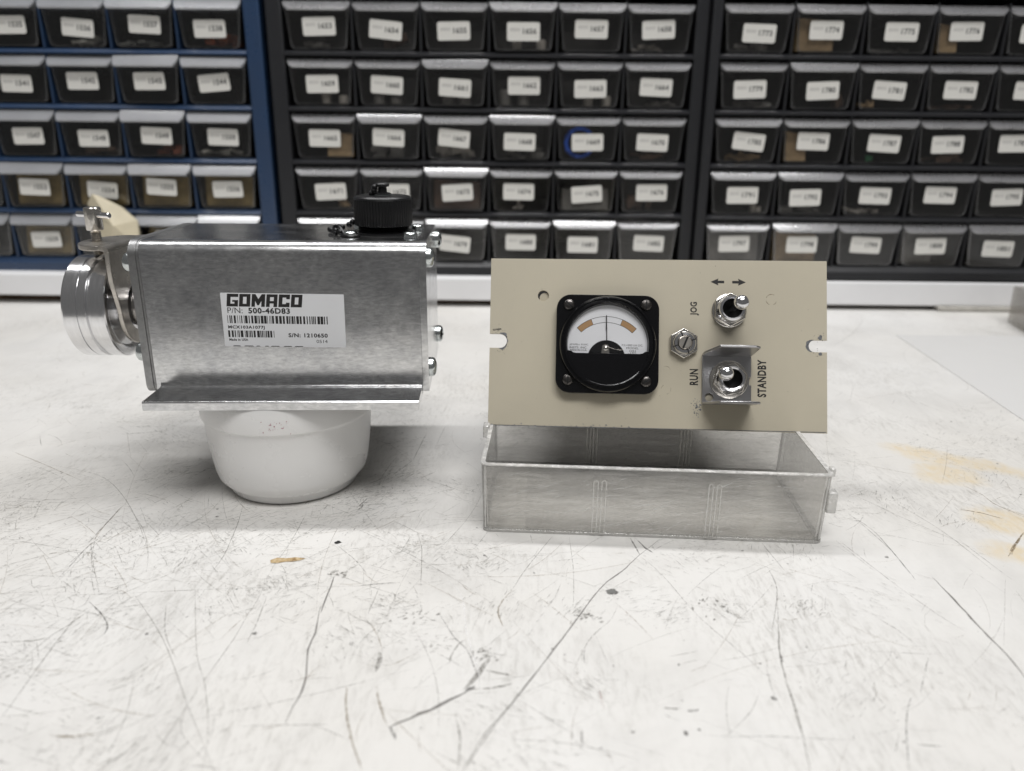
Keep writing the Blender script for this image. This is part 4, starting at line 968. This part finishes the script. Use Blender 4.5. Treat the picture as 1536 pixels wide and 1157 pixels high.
# lettering
lt = MB(); put_text(lt, 'JOG', 84.4, 88.1, 47.9, 53.7, .015, 1, 0, PM(0), True); lt.build('jog_lettering', M['ink'], plate, smooth=0)
lt = MB(); put_text(lt, 'RUN', 84.4, 88.0, 18.4, 25.2, .015, 1, 0, PM(0), True); lt.build('run_lettering', M['ink'], plate, smooth=0)
lt = MB(); put_text(lt, 'STANDBY', 112.6, 116.3, 13.9, 29.7, .015, 1, 0, PM(0), True); lt.build('standby_lettering', M['ink'], plate, smooth=0)
for sx, tip in ((1, 92.9), (-1, 107.7)):
    lt = MB(); lt.flat([(tip + sx * x_, 62.4 + y_) for x_, y_ in ((0, 0), (3.3, 1.5), (3.0, .55), (5.7, .55), (5.7, -.55), (3.0, -.55), (3.3, -1.5))][::sx], .015, 0, PM(0)); lt.build('arrow_mark', M['ink'], plate, smooth=0)

# meter
mx, my = 49.4, 34.4
me_ = MB(); me_.prism([rrect(28.0, 70.8, 13.9, 55.3, 6, 8)], .02, 4.0, mat=PM(0)); meter = me_.build('meter', M['bakelite'], cpn, bevel=.8, segs=3)
LA = FRONT @ Matrix.Translation((mx, my, 0))
rg = MB(); rg.lathe([(20.2, 3.95), (20.0, 6.2), (19.6, 6.8), (19.0, 6.9), (18.8, 6.5), (18.4, 6.5), (18.2, 7.1), (17.4, 7.2), (16.9, 6.6), (16.5, 4.2)], 96, 0, LA); rg.build('bezel_ring', M['bakelite'], meter, smooth=30)
q = MB(); q.prism([circ(mx, my, 16.9, 64)], 4.02, 4.25, mat=PM(0)); dial = q.build('dial', M['dial'], meter)
# lower mask of the window, its ends curled up
a0 = math.degrees(math.asin((30.4 - my) / 17.0))
mk = [(mx + 17.0 * math.cos(R(t)), my + 17.0 * math.sin(R(t))) for t in [180 - a0 - 6 + (a0 * 2 + 192 - 0) * 0]]
ms = []
aa = 180 - a0 - 4; bb = 360 + a0 + 4
for i in range(41):
    t = aa + (bb - aa) * i / 40; ms.append((mx + 17.2 * math.cos(R(t)), my + 17.2 * math.sin(R(t))))
ms += [(mx + 15.3, 31.3), (mx + 14.3, 30.6), (mx + 13.2, 30.4), (mx - 13.2, 30.4), (mx - 14.3, 30.6), (mx - 15.3, 31.3)]
q = MB(); q.prism([ms], 5.0, 6.7, mat=PM(0)); q.build('window_mask', M['bakelite'], meter, bevel=.3)
dc = (49.0, 28.2)
def band(mb, r0_, r1_, t0, t1, z, mi, n=14):
    A_ = [(dc[0] + r0_ * math.sin(R(t0 + (t1 - t0) * i / n)), dc[1] + r0_ * math.cos(R(t0 + (t1 - t0) * i / n)), z) for i in range(n + 1)]
    B_ = [(dc[0] + r1_ * math.sin(R(t0 + (t1 - t0) * i / n)), dc[1] + r1_ * math.cos(R(t0 + (t1 - t0) * i / n)), z) for i in range(n + 1)]
    mb.add(A_ + B_, [(i, i + 1, n + 2 + i, n + 1 + i) for i in range(n)], mi, PM(0))
q = MB(); R1, R0 = 17.9, 15.4
band(q, R0, R1, -43.5, -21.5, 4.27, 0); band(q, R0, R1, 21.5, 43.5, 4.27, 0)
for rr in (R0, R1): band(q, rr - .09, rr + .09, -43.8, 43.8, 4.29, 1, 30)
for t in (-43.6, -21.5, 21.5, 43.6): band(q, R0, R1, t - .3, t + .3, 4.285, 1, 1)
q.build('dial_scale', [M['orange'], M['ink']], dial, smooth=0)
q = MB(); q.flat([(dc[0] + 7.9 * math.cos(R(t)), max(30.0, dc[1] + 7.9 * math.sin(R(t)))) for t in range(8, 173, 5)], 4.5, 0, PM(0)); q.build('hub_cover', M['bakelite'], dial)
q = MB()
for s_, xa, xb, yb in (('JEWELL ELEC.', 33.6, 41.6, 33.7), ('INSTS. INC.', 33.6, 41.0, 32.5), ('MADE IN U.S.A.', 33.8, 40.9, 31.4), ('F.S.=500 UA DC.', 55.4, 64.2, 33.8), ('MODEL', 57.3, 62.4, 32.6), ('HS1', 58.6, 61.2, 31.4), ('-152', 58.1, 61.2, 30.5)):
    put_text(q, s_, xa, xb, yb, yb + .82, 4.29, 0, 0, PM(0))
q.build('dial_lettering', M['ink'], dial, smooth=0)
q = MB(); q.flat([(48.85, 35.8), (49.25, 35.8), (48.98, 46.6), (48.72, 46.6)], 4.75, 0, PM(0)); q.box(48.6, 49.0, 40.5, 46.4, 4.7, 4.85, 0, PM(0)); q.build('needle', M['ink'], dial, smooth=0)
q = MB(); q.prism([[(46.8, 30.2), (50.2, 30.2), (50.0, 33.2), (49.6, 34.2), (48.4, 34.5), (47.2, 33.8)]], 4.6, 4.9, mat=PM(0)); q.lathe([(1.2, 0), (1.1, .7), (.4, 1.1), (0, 1.1)], 20, 0, FRONT @ Matrix.Translation((48.6, 32.7, 4.9))); q.build('pivot', M['nickel'], dial)
q = MB(); q.tube([(49.6, -5.4, 33.2), (52, -5.6, 32.4), (54.5, -5.5, 32.0), (56, -5.2, 32.2)], .1, 6); q.build('hair_spring', M['steel'], dial)
m_, nt_, out_ = nodes_of('meter_glass'); t_ = N(nt_, 'ShaderNodeBsdfTransparent'); g_ = N(nt_, 'ShaderNodeBsdfGlossy'); g_.inputs['Roughness'].default_value = .05
x_ = N(nt_, 'ShaderNodeMixShader'); x_.inputs[0].default_value = .08
nt_.links.new(t_.outputs[0], x_.inputs[1]); nt_.links.new(g_.outputs[0], x_.inputs[2]); nt_.links.new(x_.outputs[0], out_.inputs[0])
gl = [(mx + 16.8 * math.cos(R(t)), max(30.45, my + 16.8 * math.sin(R(t)))) for t in range(-13, 194, 6)]
q = MB(); q.flat(gl, 6.3, 0, PM(0)); q.build('glass', m_, meter, smooth=0)
for sx_, sy_, sl in ((33.2, 50.9, -.75), (65.3, 51.2, 1.5), (33.1, 19.4, 1.5), (65.5, 19.2, .6)):
    screw(meter, (sx_, -4.02, sy_), (0, -1, 0), r=2.3, h=1.3, mat='darksteel', slot=sl, sw=.3)

# toggle switches
def hexpoly(cx, cy, r, rot): return [(cx + r * math.cos(R(60 * i + rot)), cy + r * math.sin(R(60 * i + rot))) for i in range(6)]
def toggle(cx, cy, lift, tipx, tipy, rw, name, label, hexrot):
    T = FRONT @ Matrix.Translation((cx, cy, lift))
    q = MB(); q.lathe([(rw, 0), (rw, .7), (rw - .3, .9), (5.6, .9)], 48, 0, T); tg = q.build(name, M['nickel'], cpn); tg['label'] = label
    q = MB(); q.prism([hexpoly(0, 0, 7.3, hexrot), circ(0, 0, 5.3, 24)], .92, 3.0, mat=T); q.build('hex_nut', M['nickel'], tg, bevel=.35)
    q = MB(); pf = [(5.6, .9)]
    for i in range(6): pf += [(5.6, 1.0 + i * .7), (5.35, 1.35 + i * .7)]
    q.lathe(pf + [(5.4, 5.4), (5.2, 6.4), (4.6, 6.7), (4.1, 6.5), (4.0, 1.2)], 48, 0, T); q.build('bushing', M['chrome'], tg)
    q = MB(); q.lathe([(4.05, 1.3), (0, 1.3)], 32, 0, T); q.build('bushing_floor', M['hole'], tg, smooth=0)
    base = Vector((cx, -lift - 1.3, cy)); tip = Vector((tipx, -lift - 16.0, tipy)); d = (tip - base); L = d.length
    q = MB(); q.lathe([(1.35, 0), (1.5, L * .4), (2.0, L * .72), (2.8, L * .86), (3.05, L * .93), (2.9, L * 1.0), (2.35, L * 1.07), (1.3, L * 1.115), (0, L * 1.13)], 32, 0, frame(base, d)); q.build('lever', M['chrome'], tg)
toggle(100.6, 50.2, .03, 102.0, 51.2, 7.2, 'toggle_switch', 'chrome jog toggle switch leaning to the right arrow', 30)
# guard bracket under the run switch
gb = MB(); gb.prism([[(89.4, 11.2), (109.8, 11.2), (109.8, 18.8), (108.9, 18.8), (108.9, 22.0), (109.8, 22.0), (109.8, 30.8), (89.4, 30.8)], circ(92.4, 13.4, 1.7, 16)], .03, 1.1, mat=PM(0))
guard = gb.build('guard_bracket', M['guard'], cpn, bevel=.2)
g2 = MB(); V = [(89.4, -.6, 30.7), (109.8, -.6, 30.7), (109.8, -14.5, 32.6), (107.8, -16, 32.8), (93.4, -16, 32.8), (89.6, -5, 31.4)]
g2.add(V + [(x, y + .15, z + 1.0) for x, y, z in V], [(0, 1, 2, 3, 4, 5), (11, 10, 9, 8, 7, 6)] + [(i, 6 + i, 6 + (i + 1) % 6, (i + 1) % 6) for i in range(6)]); g2.build('guard_wing', M['guard'], guard, bevel=.25)
g2 = MB(); V = [(89.4, -.6, 11.3), (109.8, -.6, 11.3), (109.8, -14.5, 11.3), (107.8, -16, 11.3), (93.4, -16, 11.3), (89.6, -5, 11.3)]
g2.add(V + [(x, y, z - 1.0) for x, y, z in V], [(5, 4, 3, 2, 1, 0), (6, 7, 8, 9, 10, 11)] + [(i, (i + 1) % 6, 6 + (i + 1) % 6, 6 + i) for i in range(6)]); g2.build('guard_wing', M['guard'], guard, bevel=.25)
toggle(100.4, 20.9, 1.15, 95.3, 22.3, 8.0, 'toggle_switch', 'chrome toggle switch inside a bracket, pushed towards RUN', 15)
# locking shaft with slotted spindle
T = FRONT @ Matrix.Translation((81.6, 35.8, 0))
q = MB(); q.prism([hexpoly(0, 0, 6.5, 30), circ(0, 0, 4.7, 24)], .03, 2.2, mat=T); pot = q.build('shaft_lock', M['nickel'], cpn, bevel=.4)
q = MB(); q.lathe([(4.7, .1), (4.7, 3.6), (4.3, 4.2), (3.2, 4.4), (2.9, 4.0), (2.9, .5)], 40, 0, T); col_ = q.build('collet', M['chrome'], pot)
for an in (20, 110, 200, 290):
    q = MB(); q.box(2.8, 4.75, -.22, .22, 3.0, 4.46, 0, T @ Matrix.Rotation(R(an), 4, 'Z')); q.build('collet_slot', M['hole'], col_)
q = MB(); q.lathe([(2.8, .3), (2.8, 4.6), (2.5, 4.9), (0, 4.9)], 32, 0, T); spn = q.build('spindle', M['steel'], pot)
q = MB(); q.box(-2.6, 2.6, -.4, .4, 4.3, 4.95, 0, T @ Matrix.Rotation(R(68), 4, 'Z')); q.build('spindle_slot', M['hole'], spn)
